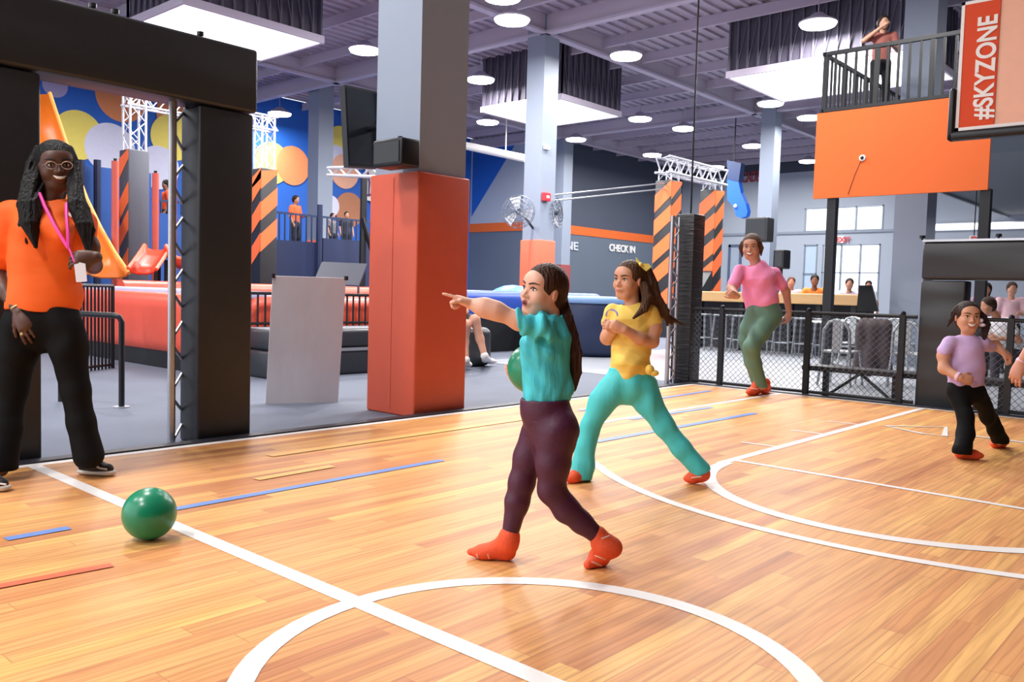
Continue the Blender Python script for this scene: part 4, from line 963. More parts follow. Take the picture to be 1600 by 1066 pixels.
# ---------------- girl in teal, pointing
D0 = 3.42
def J(x, y, dd=0.0): return AT(x, y, D0 + dd)
t = person('pointing girl in a teal shirt and purple leggings, holding a green ball', (*G(850, 885)[:2], 0))
sk1 = skinmat('skin_fair', '#e6b198'); teal = mat('teal_cotton', '#46cbd8', .75, var=.05, bump=.7, bscale=11, stretch=(1.6, 1.6, .3)); plum = mat('plum_leggings', '#4a1836', .55, var=.08, bump=.1, bscale=60)
hd = Head(J(848, 455, .0), VV(-.80, .08, .62), VV(.18, 1, .03), .217, w=.98)
pr = list(hd.prims)
pr += [cap(J(860, 478), J(862, 506, .01), .033, .037, .02)]
shL, shR = J(849, 512, -.10), J(846, 510, .12)
elL, wrL = J(775, 486, -.10), J(736, 475, -.08)
pr += chain([(shL, .026), (J(812, 502, -.10), .033), (elL, .033), (J(757, 481, -.09), .034), (wrL, .0225)], .03)
hp = []; hand(hp, wrL, J(700, 462, -.07) - wrL, VV(.05, -1, .25), .73, curl=(3, 62, 68, 72), side=1, thumb=(30, 30), spread=2); pr += hp
elR, wrR = J(838, 568, .2), J(818, 602, .14)
pr += chain([(shR, .028), (elR, .03), (wrR, .024)], .03); hp = []; hand(hp, wrR, VV(-.6, .35, -.1), VV(.3, .8, -.4), .72, curl=(18, 18, 18, 18), side=-1); pr += hp
pr += [cap(J(860, 515), J(852, 600), .05, .06, .02)] + chain([(J(852, 630), .055), (J(866, 690, -.05), .05), (J(862, 766, -.05), .032), (J(885, 794, -.04), .03), (J(928, 832, -.02), .026)], .015) + chain([(J(852, 630), .055), (J(838, 690, .045), .045), (J(815, 752, .05), .03), (J(797, 832, .05), .024)], .015)
sdf_obj('body', pr, .0042, sk1, t)
hd.face(t, brow='#4a2c20', lip='#b5524c', mouth='open')
hm = hairmat('hair_brown', '#24130f', '#50301f')
pony = tress([hd.L(.0, -.46, -.1), J(886, 497, .0), J(891, 525, .0), (J(897, 553, .0)), (J(899, 582, .0)), J(896, 610, .0)], [.03, .022, .03, .032, .026, .01], 18, .0055, 3)
sdf_obj('hair', hd.hair(pony, ears=True), .004, hm, t)
obj('hair_tie', MB().lathe(hd.L(0, -.53, -.14), [(.02, -.012), (.024, 0), (.02, .012)], 14, axis=VV(.5, -.8, 0)), mat('tie_black', '#1a1614', .6), t, sm=True)
sp = [cap(J(858, 510), J(850, 545), .072, .088, .04), cap(J(850, 545), J(850, 615), .088, .094, .04), cap(shL, shR, .043, .043, .03), cap(J(862, 503), J(872, 530), .042, .058, .03),
      cap(shL, J(822, 506, -.10), .042, .041, .02), cap(J(822, 506, -.10), J(806, 502, -.10), .041, .044, .01), cap(shR, J(842, 545, .16), .052, .05, .03), cap(J(868, 560), J(872, 610), .05, .058, .04),
      cut(J(809, 498, -.10), VV(-1, -.12, 0)), cut(J(850, 627), VV(0.02, -1, 0)), cap(J(858, 468), J(860, 490), .046, .040, .006, op='sub')]
sdf_obj('shirt', sp, .0045, teal, t, folds(.009, [(VV(.9, .35, .1), 75), (VV(.75, .6, .2), 95), (VV(1, -.1, .2), 120)], 3))
lp = [cap(J(850, 618), J(852, 640), .09, .092, .03), cap(J(852, 640), J(860, 675), .092, .09, .04)] + chain([(J(868, 678, -.045), .083), (J(864, 725, -.055), .066), (J(862, 766, -.05), .053), (J(885, 796, -.04), .05), (J(908, 816, -.03), .042), (J(928, 833, -.02), .036)], .025) \
    + chain([(J(840, 680, .045), .072), (J(826, 715, .05), .06), (J(815, 755, .05), .051), (J(808, 785, .05), .047), (J(797, 834, .05), .034)], .025) + [cap(J(877, 668, -.05), J(874, 685, -.05), .062, .055, .05), cut(J(850, 623), VV(-.02, 1, 0)), cut(J(932, 838, -.02), VV(.7, -.75, 0)), cut(J(797, 838, .05), VV(-.1, -1, 0))]
sdf_obj('leggings', lp, .0045, plum, t, folds(.0006, [(VV(.4, .9, .1), 110), (VV(-.5, .8, .1), 80)], 5))
obj('waistband', MB().tube([J(812 + 0, 659, -.0)] and [J(856, 655) + (FLATR * math.cos(a) * .0985 + TOCAM * math.sin(a) * .1 + ZUP * .002 * math.cos(a)) for a in [2 * math.pi * i / 36 for i in range(36)]], .0025, 5, closed=True), plum, t)
f1 = []; foot(f1, J(796, 842, .05), G(799, 876) + [0, 0, .034], G(733, 872) + [0, 0, .026], .92, .036)
s1 = sdf_obj('sock', f1 + [cap(J(796, 836, .05), J(796, 852, .05), .0375, .035, .02)], .004, sock_o, t)
f2 = []; heel = J(957, 856, -.02); toe = G(919, 889) + [0, 0, .016]
f2 = [cap(J(934, 836, -.02), J(944, 852, -.02), .037, .038, .02), cap(J(941, 852, -.02), heel, .036, .033, .03), cap(heel, G(936, 884) + [0, 0, .034], .033, .033, .03), cap(J(944, 852, -.02), G(934, 882) + [0, 0, .032], .036, .03, .03), cap(G(936, 884) + [0, 0, .032], toe, .032, .019, .03), cut((0, 0, .002), (0, 0, -1))]
s2 = sdf_obj('sock', f2, .004, sock_o, t)
def patch(par, prims, pts, r, m, name='sock_print'):
    """thin printed stripe that follows the surface of the given shape: points are pushed out to it from the viewer's side"""
    out = []
    for p in pts:
        p = A3(p); dv = nz(p - CP); q = p - dv * .12; P = np.array([q + dv * s_ for s_ in np.linspace(0, .24, 121)]); f = seval(prims, P); i = int(np.argmax(f < 0))
        if f[i] < 0: out.append(P[i])
    if len(out) < 2: return None
    return obj(name, MB().tube(out, r, 6), m, par, sm=True)
for a, b in (((783, 850), (806, 847)), ((787, 862), (806, 861)), ((762, 866), (768, 880)), ((745, 866), (750, 878))): patch(s1, f1, [J(a[0] + (b[0] - a[0]) * i / 4, a[1] + (b[1] - a[1]) * i / 4, .05) for i in range(5)], .004, sock_w)
for a, b in (((930, 868), (946, 874)), ((924, 878), (940, 884)), ((940, 842), (952, 838))): patch(s2, f2, [J(a[0] + (b[0] - a[0]) * i / 4, a[1] + (b[1] - a[1]) * i / 4, -.02) for i in range(5)], .004, sock_w)
bgreen = mat('green_rubber', '#128a64', .28, var=.04, scale=3, spec=.6)
tag(obj('playground_ball', MB().sphere(J(832, 576, .13), .105, 48), bgreen, sm=True), 'green ball tucked under the arm of the pointing girl', 'ball')
bc = G(220, 851); br_ = .111
bl = thing('playground_ball', 'green rubber ball lying on the halfway line', 'ball', (bc[0] + .02, bc[1] + .03, 0))
c_ = (bc[0] + .06, bc[1] + .05, br_)
obj('shell', MB().sphere(c_, br_, 56), bgreen, bl, sm=True); obj('valve', MB().lathe((c_[0], c_[1] + br_ * .7, c_[2] + br_ * .72), [(.006, -.004), (.006, .002)], 10, axis=(0, .7, .7)), blackm, bl)

# ---------------- girl in yellow
D0 = 5.03
t = person('girl in a yellow knotted shirt and turquoise flared trousers with a yellow hair bow', (*G(990, 755)[:2], 0))
sk2 = skinmat('skin_tan', '#d29a7c'); yel = mat('yellow_cotton', '#f3cf62', .75, var=.05, bump=.6, bscale=9, stretch=(.5, .5, 1.3)); turq = mat('turquoise_jersey', '#48cdd0', .6, var=.05, bump=.5, bscale=8, stretch=(1.6, 1.6, .35))
hd = Head(J(982, 438), VV(-.72, -.02, .69), VV(.06, 1, 0), .228)
pr = list(hd.prims) + [cap(J(987, 460), J(988, 482), .042, .045, .02)]
shL, shR = J(1014, 490, -.03), J(958, 490, .05)
elL, wrL = J(1019, 534, -.06), J(976, 515, -.17)
pr += chain([(shL, .047), (J(1022, 512, -.04), .041), (elL, .035), (J(1000, 529, -.12), .034), (wrL, .026)], .03)
hp = []; hand(hp, wrL, J(955, 506, -.17) - wrL, VV(-.3, .3, -.8), .84, curl=(62, 66, 70, 74), side=1, thumb=(25, 40), spread=2); pr += hp
pr += chain([(shR, .045), (J(949, 528, .05), .038), (J(958, 516, -.1), .026)], .03); hp = []; hand(hp, J(960, 517, -.1), J(950, 508, -.14) - J(960, 517, -.1), VV(.3, -.4, -.8), .8, curl=(60, 62, 66, 70), side=-1, thumb=(25, 40)); pr += hp
pr += [cap(J(987, 500), J(982, 575), .06, .07, .02, VV(-.5, 0, .86), .7)] + chain([(J(980, 595), .06), (J(941, 628), .045), (J(923, 665), .035), (J(908, 742), .028)], .015) + chain([(J(980, 595), .06), (J(1012, 628), .045), (J(1037, 668), .035), (J(1092, 736), .028)], .015)
sdf_obj('body', pr, .005, sk2, t)
hd.face(t, brow='#3a241a', lip='#b0655a', mouth='rest')
hm2 = hairmat('hair_wavy_brown', '#2a1a13', '#6a4932')
wav = lambda pts, r: chain([(J(*p), q) for p, q in zip(pts, r)], .03)
TJ = lambda pts, r, n=20, w=.006, sd=1, c=.15: tress([J(*p) for p in pts], r, n, w, sd, .007, c)
sdf_obj('hair', hd.hair(ears=True, extra=TJ([(1003, 422, .02), (1013, 447, .02), (1020, 470, 0), (1033, 490, .02), (1050, 506, .05)], (.055, .055, .048, .03, .002), 26, .008, 1, .35) + TJ([(1006, 445, -.05), (1012, 465, -.07), (1006, 483, -.11), (990, 497, -.14)], (.03, .03, .02, .001), 14, .007, 2, .3)
    + TJ([(1014, 452, .0), (1028, 472, 0), (1040, 487, 0), (1043, 508, 0)], (.035, .033, .02, .001), 14, .007, 3, .4) + TJ([(996, 450, .1), (1002, 475, .1), (1010, 500, .1)], (.05, .05, .03), 10, .008, 4) + TJ([(1036, 490, .03), (1052, 500, .05), (1068, 507, .06)], (.018, .011, .001), 6, .005, 5)), .0048, hm2, t)
bow = mat('yellow_ribbon', '#efe07a', .5)
bwo = obj('hair_bow', MB().prism([J(994, 402, -.06), J(999, 408, -.06), J(1003, 413, -.06), J(1001, 415, -.06), J(996, 410, -.06)], tuple(FW * .02)).prism([J(1001, 412, -.06), J(1014, 412, -.06), J(1018, 417, -.06), J(1010, 424, -.06), J(1001, 416, -.06)], tuple(FW * .02)), bow, t)
obj('bow_knot', MB().sphere(J(1001, 413, -.07), .012, 10), bow, bwo, sm=True)
bf = VV(-.5, 0, .86)
sp = [cap(J(988, 500), J(986, 535), .105, .108, .04, bf, .72), cap(J(986, 535), J(984, 572), .112, .122, .04, bf, .78), cap(shL, shR, .05, .05, .03), cap(J(987, 484), J(987, 500), .05, .08, .03), cap(J(972, 503), J(1000, 503), .075, .08, .04, bf, .8),
      cap(shL, J(1020, 503, -.035), .054, .053, .02), cap(shR, J(953, 503, .05), .052, .052, .02), cap(J(982, 570, -.06), J(981, 584, -.06), .08, .05, .04),
      cap(J(985, 450), J(985, 474), .055, .046, .008, op='sub'), cut(J(1021, 507, -.04), VV(.2, -1, 0), .004) if False else cap((0, 0, -9), (0, 0, -9), .001)]
sp = [q for q in sp if not (q[0] == 'c' and q[1][2] < -5)]
sdf_obj('shirt', sp, .005, yel, t, folds(.0045, [(VV(.3, 1, .1), 50), (VV(-.6, .8, .1), 75), (VV(1, .3, 0), 45)], 12))
obj('shirt_knot', MB().sphere(J(1015, 578, -.1), .028, 14, sc=(1, 1, 1.1)).sphere(J(1022, 583, -.1), .024, 12, sc=(1.2, 1.2, .8)), yel, t, sm=True)
pm = mat('print_violet', '#8c86c0', .6)
patch(t, sp, [J(956 + 9 * math.cos(a) , 494 - 9 * math.sin(a) * 1.1, -.1) for a in [math.pi * i / 10 for i in range(11)]], .006, pm, 'shirt_print')
lp = [cap(J(982, 580), J(981, 598), .118, .13, .04, bf, .78)] + chain([(J(962, 604), .092), (J(941, 628), .078), (J(923, 665), .056), (J(915, 700), .056), (J(909, 742), .068)], .03) + chain([(J(1003, 604), .092), (J(1012, 628), .08), (J(1037, 666), .06), (J(1064, 700), .056), (J(1094, 734), .058)], .03) + [cut(J(982, 576), VV(0, 1, 0)), cut(J(908, 750), VV(0, -1, .1)), cut(J(1096, 740), VV(.45, -.85, .05))]
sdf_obj('trousers', lp, .005, turq, t, folds(.0045, [(VV(.9, .45, .1), 60), (VV(-.9, .4, .1), 50), (VV(.3, .9, .2), 45)], 4))
f1 = []; foot(f1, G(908, 750) + [0, 0, .07], G(910, 752) + [0, 0, .035], G(886, 756) + [0, 0, .03], 1.0); sdf_obj('sock', f1, .005, sock_o, t)
f2 = []; foot(f2, J(1097, 738), J(1101, 742), G(1072, 756) + [0, 0, .028], 1.0); s_ = sdf_obj('sock', f2, .005, sock_o, t)
patch(s_, f2, [J(1080 + i * 4, 747 - i * .5) for i in range(5)], .005, sock_w)

# ---------------- woman in orange shirt, left
D0 = 4.75
t = person('smiling staff woman in an orange shirt and black flared trousers with a pink lanyard', (*G(80, 752)[:2], 0))
sk3 = skinmat('skin_deep', '#583a2e'); org = mat('orange_cotton', '#fb6a18', .7, var=.04, bump=.6, bscale=5, stretch=(.6, .6, 1.3)); blk = mat('black_trousers', '#08080a', .8, var=.1, spec=.2)
hd = Head(J(89, 260), VV(.55, -.06, .83), VV(-.12, 1, 0), .27, w=1.12)
pr = list(hd.prims) + [cap(J(86, 285), J(78, 318), .052, .058, .03)]
shA, shB = J(14, 334, .0), J(124, 342, .02)
elA, wrA = J(-4, 425, .0), J(30, 488, -.12)
pr += chain([(shA, .06), (J(2, 390), .052), (elA, .043), (J(8, 455, -.05), .042), (wrA, .027)], .03)
hp = []; hand(hp, wrA, J(44, 520, -.14) - wrA, VV(-.2, -.1, -.9), 1.12, curl=(14, 18, 20, 24), side=-1, thumb=(35, 12)); pr += hp
elB, wrB = J(146, 415, .05), J(150, 402, -.2)
pr += chain([(shB, .058), (J(140, 385, .03), .048), (elB, .042), (wrB, .028)], .03)
hp = []; hand(hp, wrB, J(128, 402, -.24) - wrB, VV(.0, -.35, -.9), 1.08, curl=(38, 42, 46, 50), side=1, thumb=(45, 25)); pr += hp
pr += [cap(J(74, 350), J(68, 470), .09, .09, .03, VV(.35, 0, .94), .7)] + chain([(J(68, 490), .09), (J(100, 515), .06), (J(118, 610), .045), (J(138, 715), .035)], .02) + chain([(J(68, 490), .09), (J(32, 515), .06), (J(16, 610), .045), (J(2, 735, -.1), .035)], .02)
sdf_obj('body', pr, .0052, sk3, t)
hd.face(t, brow='#140d0b', lip='#7a3c38', mouth='grin', iris='#120b08')
hb = hairmat('hair_black', '#030303', '#0d0a09', .55); hb.node_tree.nodes['Principled BSDF'].inputs['Specular IOR Level'].default_value = .3
ws = lambda pts, r: chain([(J(*p), q) for p, q in zip(pts, r)], .04)
sdf_obj('hair', hd.hair(TJ([(70, 236, .0), (58, 262, -.02), (50, 292, -.08), (45, 322, -.14), (47, 350, -.17), (56, 386, -.18)], (.05, .052, .052, .055, .042, .002), 30, .009, 6, .3) + TJ([(54, 290, -.06), (40, 325, -.12), (38, 352, -.14), (42, 380, -.14)], (.04, .042, .03, .002), 16, .008, 7, .3)
    + TJ([(102, 234, .02), (114, 262, .02), (117, 292, -.04), (120, 322, -.12), (130, 352, -.15), (138, 396, -.16)], (.042, .042, .042, .048, .038, .002), 28, .009, 8, .3) + TJ([(116, 300, -.08), (130, 330, -.1), (140, 360, -.1), (140, 390, -.1)], (.035, .036, .025, .002), 14, .008, 9, .3) + [cap(hd.L(0, -.3, -.1), J(78, 318, .12), .08, .07, .05)], vol=1.04), .0055, hb, t)
bf = VV(.35, 0, .94)
osp = [cap(J(72, 352), J(72, 400), .165, .17, .06, bf, .68), cap(J(72, 400), J(69, 472), .178, .192, .06, bf, .7), cap(shA, shB, .066, .066, .05), cap(J(80, 316), J(76, 342), .075, .13, .05, bf, .7), cap(J(50, 358, -.09), J(96, 360, -.09), .07, .07, .06),
      cap(shA, J(4, 382), .074, .078, .03), cap(J(4, 382), J(0, 402), .078, .085, .02), cap(shB, J(137, 385, .03), .066, .068, .03), cap(J(85, 270), J(81, 306), .082, .07, .012, op='sub'),
      cut(J(68, 487), VV(-.06, -1, .05))]
sdf_obj('shirt', osp, .0055, org, t, folds(.012, [(VV(.3, 1, .1), 30), (VV(-.5, .8, .1), 40), (VV(1, .4, 0), 30)], 8))
lp = [cap(J(68, 478), J(68, 500), .178, .185, .05, bf, .7)] + chain([(J(98, 512), .112), (J(107, 545), .1), (J(118, 610), .074), (J(127, 660), .072), (J(138, 712), .08)], .03) + chain([(J(36, 512), .112), (J(27, 550), .105), (J(16, 610), .088), (J(9, 670, -.05), .08), (J(3, 728, -.1), .085)], .03) + [cut(J(68, 480), VV(.05, 1, 0)), cut(J(138, 724), VV(0, -1, 0)), cut(J(3, 741, -.1), VV(.0, -1, 0))] 
lp = [q for q in lp if not (q[0] == 'h' and q[1] is None)]
lp = lp[:-2] + [cut((0, 0, .055), (0, 0, -1))]
sdf_obj('trousers', lp, .006, blk, t, folds(.006, [(VV(.9, .4, .1), 40), (VV(-.7, .7, .1), 36)], 6))
shoe = mat('sneaker_black', '#1a1a1c', .6); sole = mat('sneaker_sole', '#d9d5d0', .5)
def sneaker(heel, toe, par):
    h, e = A3(heel), A3(toe); h[2] = e[2] = 0; d = nz(e - h); L_ = np.linalg.norm(e - h); s = nz(np.cross(ZUP, d))
    so2 = [cap(h + d * .04 + ZUP * .02, h + d * (L_ - .045) + ZUP * .02, .038, .042, .01, ZUP, .5), cut((0, 0, .002), (0, 0, -1)), cut((0, 0, .032), (0, 0, 1))]
    o = sdf_obj('shoe', [cap(h + d * .045 + ZUP * .05, h + d * (L_ * .5) + ZUP * .045, .036, .038, .02), cap(h + d * .05 + ZUP * .1, h + d * .09 + ZUP * .08, .032, .034, .03), cap(h + d * (L_ * .5) + ZUP * .04, h + d * (L_ - .05) + ZUP * .035, .036, .034, .03), cut((0, 0, .028), (0, 0, -1))], .005, shoe, par)
    sdf_obj('sole', so2, .005, sole, o)
    sd = s if s @ TOCAM > 0 else -s; base = h + sd * .041
    obj('side_stripe', MB().tube([base + d * .05 + ZUP * .045, base + d * .1 + ZUP * .075 - sd * .004, base + d * .16 + ZUP * .05 + sd * .002, base + d * .2 + ZUP * .045], .005, 6), sole, o, sm=True)
    for i in range(4): obj('lace', MB().tube([h + d * (L_ * (.42 + .07 * i)) + s * .02 + ZUP * (.083 - .006 * i), h + d * (L_ * (.42 + .07 * i)) - s * .02 + ZUP * (.083 - .006 * i)], .003, 5), sole, o)
sneaker(G(121, 741), G(181, 744), t); sneaker(G(-42, 766), G(17, 768), t)
pink = mat('pink_ribbon', '#ee3aa6', .5)
lany = [J(62, 302, -.12), J(70, 322, -.17), J(84, 350, -.22), J(98, 374, -.245), J(107, 388, -.25)]
o = obj('lanyard', MB().tube(lany, .009, 6).tube([J(104, 318, -.13), J(104, 335, -.2), J(106, 360, -.24), J(107, 388, -.25)], .009, 6).tube([J(107, 386, -.25), J(117, 410, -.27)], .006, 6), pink, t, sm=True)
obj('badge', MB().prism([J(115, 408, -.27), J(133, 412, -.27), J(136, 440, -.27), J(119, 441, -.27)], tuple(FW * .004)), mat('badge_card', '#d9d8e2', .3), o)
gl = MB(); H = hd.H
for sg in (1, -1): gl.tube([hd.snap(sg * .145, .0) * 0 + hd.L(sg * .145 + .1 * math.cos(a), .43 - .03 * abs(math.cos(a)), .0 + .075 * math.sin(a)) for a in [2 * math.pi * i / 20 for i in range(20)]], .0026, 5, closed=True).tube([hd.L(sg * .24, .4, .02), hd.L(sg * .34, .0, .0)], .0026, 5)
gl.tube([hd.L(-.045, .43, .02), hd.L(.045, .43, .02)], .0026, 5); obj('glasses', gl, mat('glasses_frame', '#b9a9a2', .3, .5), t)
obj('earring', MB().sphere(hd.L(-.37, .02, -.13), .008, 8).sphere(hd.L(.37, .02, -.13), .008, 8), white, t)
band('bracelet', J(27, 481, -.11), J(34, 498, -.12), .033, .008, mat('gold_band', '#d8c48a', .35, .4), t)
obj('ring', MB().sphere(J(34, 522, -.18), .009, 8), mat('gold_band', '#d8c48a'), t)
for a, b in (((57, 335), (64, 337)), ((79, 332), (92, 335)), ((107, 334), (113, 339))): patch(t, osp, [J(a[0] + (b[0] - a[0]) * i / 3, a[1] + (b[1] - a[1]) * i / 3, -.1) for i in range(4)], .008, white, 'shirt_print')

# ---------------- woman in pink
D0 = 9.7
t = person('laughing woman in a cropped pink shirt and green leggings in front of the fence', (*G(1184, 617)[:2], 0))
sk4 = skinmat('skin_warm', '#cb947c'); pk = mat('pink_cotton', '#fb94c2', .75, var=.05, bump=.6, bscale=5, stretch=(1.2, 1.2, .6)); grn = mat('sage_leggings', '#5f8674', .6, var=.06)
hd = Head(J(1174, 386), VV(-.42, -.12, .9), VV(-.05, 1, .1), .285)
pr = list(hd.prims) + [cap(J(1178, 402), J(1183, 418), .06, .065, .03)]
shA, shB = J(1156, 423), J(1210, 427, .05)
pr += chain([(shA, .06), (J(1143, 450, -.1), .048), (J(1152, 463, -.35), .032)], .03); hp = []; hand(hp, J(1151, 463, -.35), VV(-.7, .3, .3), VV(-.1, .3, -.9), 1.1, curl=(50, 55, 58, 60), side=1); pr += hp
pr += chain([(shB, .06), (J(1228, 455, .1), .047), (J(1233, 488, .1), .032)], .03); hp = []; hand(hp, J(1233, 488, .1), VV(-.1, -1, .1), VV(-.9, 0, .2), 1.1, curl=(30, 34, 36, 40), side=1); pr += hp
pr += [cap(J(1184, 435), J(1194, 480), .1, .1, .03, VV(-.4, .1, .9), .7)] + chain([(J(1198, 494), .085), (J(1187, 520, -.12), .055), (J(1173, 541, -.19), .055), (J(1178, 568, -.1), .05), (J(1191, 604), .045)], .02) + chain([(J(1183, 494), .07), (J(1170, 513, .02), .045), (J(1166, 532, .05), .042), (J(1175, 565, .05), .04), (J(1182, 598, .1), .04)], .02)
sdf_obj('body', pr, .008, sk4, t)
hd.face(t, brow='#4a3024', lip='#a8504c', mouth='grin')
hm3 = hairmat('hair_chestnut', '#33201a', '#6e4e38')
sdf_obj('hair', hd.hair(tress([hd.L(-.3, .05, .2), hd.L(-.37, -.05, -.05), hd.L(-.36, -.12, -.35)], [.025, .025, .004], 8, .009, 3) + tress([hd.L(.3, .05, .2), hd.L(.38, -.05, -.05), hd.L(.38, -.15, -.4)], [.025, .03, .004], 8, .009, 4) + [cap(hd.L(0, -.45, .1), hd.L(.05, -.6, -.1), .07, .05, .03)], vol=1.02), .0075, hm3, t)
sp = [cap(J(1183, 432), J(1190, 470), .19, .195, .06, VV(-.4, .1, .9), .7), cap(shA, shB, .062, .062, .05), cap(J(1183, 424), J(1184, 436), .08, .14, .04), cap(shA, J(1147, 444, -.08), .066, .074, .03), cap(shB, J(1220, 444, .06), .066, .072, .03), cap(J(1175, 390), J(1179, 411), .1, .088, .012, op='sub'), cut(J(1192, 478), VV(.22, -1, 0))]
sdf_obj('shirt', sp, .008, pk, t, folds(.009, [(VV(.3, 1, .1), 26), (VV(-.5, .8, .1), 34), (VV(1, .3, 0), 24)], 2))
lp = [cap(J(1192, 476), J(1196, 490), .165, .18, .05, VV(-.4, 0, .9), .8)] + chain([(J(1201, 496), .14), (J(1187, 520, -.12), .11), (J(1174, 542, -.2), .088), (J(1178, 568, -.1), .08), (J(1191, 604), .062)], .04) + chain([(J(1181, 492), .125), (J(1169, 513, .02), .09), (J(1165, 532, .05), .075), (J(1174, 565, .05), .075), (J(1182, 598, .1), .058)], .04) + [cut(J(1192, 472), VV(-.2, 1, 0)), cut((0, 0, .1), (0, 0, -1))]
sdf_obj('leggings', lp, .008, grn, t, folds(.0015, [(VV(.5, .9, .1), 45), (VV(-.5, .8, .1), 36)], 5))
f1 = []; foot(f1, G(1184, 618) + [0, 0, .14], G(1184, 616) + [0, 0, .05], G(1168, 619) + [0, 0, .04], 1.35); s_ = sdf_obj('sock', f1, .008, sock_o, t); patch(s_, f1, [J(1172 + 3 * i, 607 + i * .3, -.1) for i in range(5)], .009, sock_w)
f2 = []; foot(f2, G(1195, 617) + [0, 0, .14], G(1199, 613) + [0, 0, .05], G(1190, 617) + [0, 0, .04], 1.3); sdf_obj('sock', f2, .008, sock_o, t)

# ---------------- girl in lavender
D0 = 6.3
t = person('small girl in a lavender shirt and black flared trousers before the far goal', (*G(1530, 714)[:2], 0))
sk5 = skinmat('skin_olive', '#d29a7c'); lv = mat('lavender_cotton', '#cdb0e0', .75, var=.05, bump=.6, bscale=8, stretch=(.7, .7, 1.3))
hd = Head(J(1512, 496), VV(-.12, .02, .99), VV(.02, 1, 0), .232)
pr = list(hd.prims) + [cap(J(1512, 515), J(1511, 530), .042, .045, .02)]
shA, shB = J(1483, 536), J(1536, 537)
pr += chain([(shA, .043), (J(1474, 556, -.02), .04), (J(1475, 576, -.05), .036), (J(1500, 590, -.16), .027)], .03); hp = []; hand(hp, J(1500, 590, -.16), VV(.85, -.2, .1), VV(-.1, -.2, -.9), .9, curl=(45, 50, 54, 58), side=1); pr += hp
pr += chain([(shB, .043), (J(1553, 538, .05), .036), (J(1566, 549, .0), .026)], .03); hp = []; hand(hp, J(1566, 549), VV(.7, -.5, .1), VV(-.3, -.6, -.6), .88, curl=(42, 45, 48, 52), side=-1); pr += hp
pr += [cap(J(1510, 545), J(1509, 595), .07, .075, .02, VV(-.1, 0, 1), .65)] + chain([(J(1509, 606), .06), (J(1497, 618), .045), (J(1508, 650, -.1), .036), (J(1504, 705, -.25), .03)], .012) + chain([(J(1509, 606), .06), (J(1526, 618), .045), (J(1545, 650, .1), .035), (J(1562, 690, .25), .03)], .012)
sdf_obj('body', pr, .006, sk5, t)
hd.face(t, brow='#2b1a14', lip='#b4605a', mouth='grin')
hm5 = hairmat('hair_dark', '#1f1613', '#453029')
sdf_obj('hair', hd.hair(TJ([(1530, 488, .0), (1535, 496, -.0), (1540, 508, -.02), (1538, 524, -.03), (1535, 542, -.03)], (.016, .026, .03, .02, .002), 16, .007, 3, .2) + TJ([(1498, 480, .02), (1491, 490, .03), (1486, 500, .04), (1480, 510, .05)], (.024, .022, .014, .002), 10, .005, 4, .2)), .0058, hm5, t)
obj('hair_bow', MB().sphere(J(1535, 508, -.06), .018, 10, sc=(1.3, 1.3, .8)).sphere(J(1533, 501, -.06), .016, 10), mat('ribbon_mauve', '#e2cfe6', .6), t, sm=True)
bf = VV(-.1, 0, 1)
lsp = [cap(J(1512, 531), J(1511, 545), .05, .09, .03), cap(J(1510, 548), J(1509, 570), .115, .122, .04, bf, .72), cap(J(1509, 570), J(1509, 596), .124, .128, .04, bf, .74), cap(shA, shB, .048, .048, .03), cap(shA, J(1475, 549, -.02), .05, .052, .02), cap(shB, J(1546, 540, .04), .048, .05, .02), cap(J(1512, 505), J(1511, 521), .055, .048, .008, op='sub'), cut(J(1509, 604), VV(-.05, -1, 0))]
sdf_obj('shirt', lsp, .006, lv, t, folds(.005, [(VV(.3, 1, .1), 50), (VV(-.7, .7, .1), 60)], 7))
lp = [cap(J(1509, 598), J(1509, 610), .118, .122, .04, bf, .76)] + chain([(J(1496, 614), .078), (J(1508, 650, -.1), .056), (J(1509, 680, -.17), .056), (J(1503, 704, -.25), .066)], .03) + chain([(J(1525, 614), .078), (J(1545, 650, .1), .054), (J(1555, 672, .18), .052), (J(1563, 688, .25), .062)], .03) + [cut(J(1509, 598), VV(.05, 1, 0)), cut((0, 0, .045), (0, 0, -1))]
sdf_obj('trousers', lp, .006, blk, t, folds(.005, [(VV(.9, .4, .1), 45)], 6))
f1 = []; foot(f1, G(1502, 716) + [0, 0, .06], G(1497, 716) + [0, 0, .035], G(1534, 719) + [0, 0, .03], 1.05); sdf_obj('sock', f1, .006, sock_o, t)
f2 = []; foot(f2, G(1563, 699) + [0, 0, .06], G(1566, 698) + [0, 0, .035], G(1552, 701) + [0, 0, .03], 1.05); sdf_obj('sock', f2, .006, sock_o, t)
band('bracelet', J(1497, 588.5, -.15), J(1503, 591, -.17), .034, .022, mat('bracelet_pink', '#f0c8e0', .5), t)
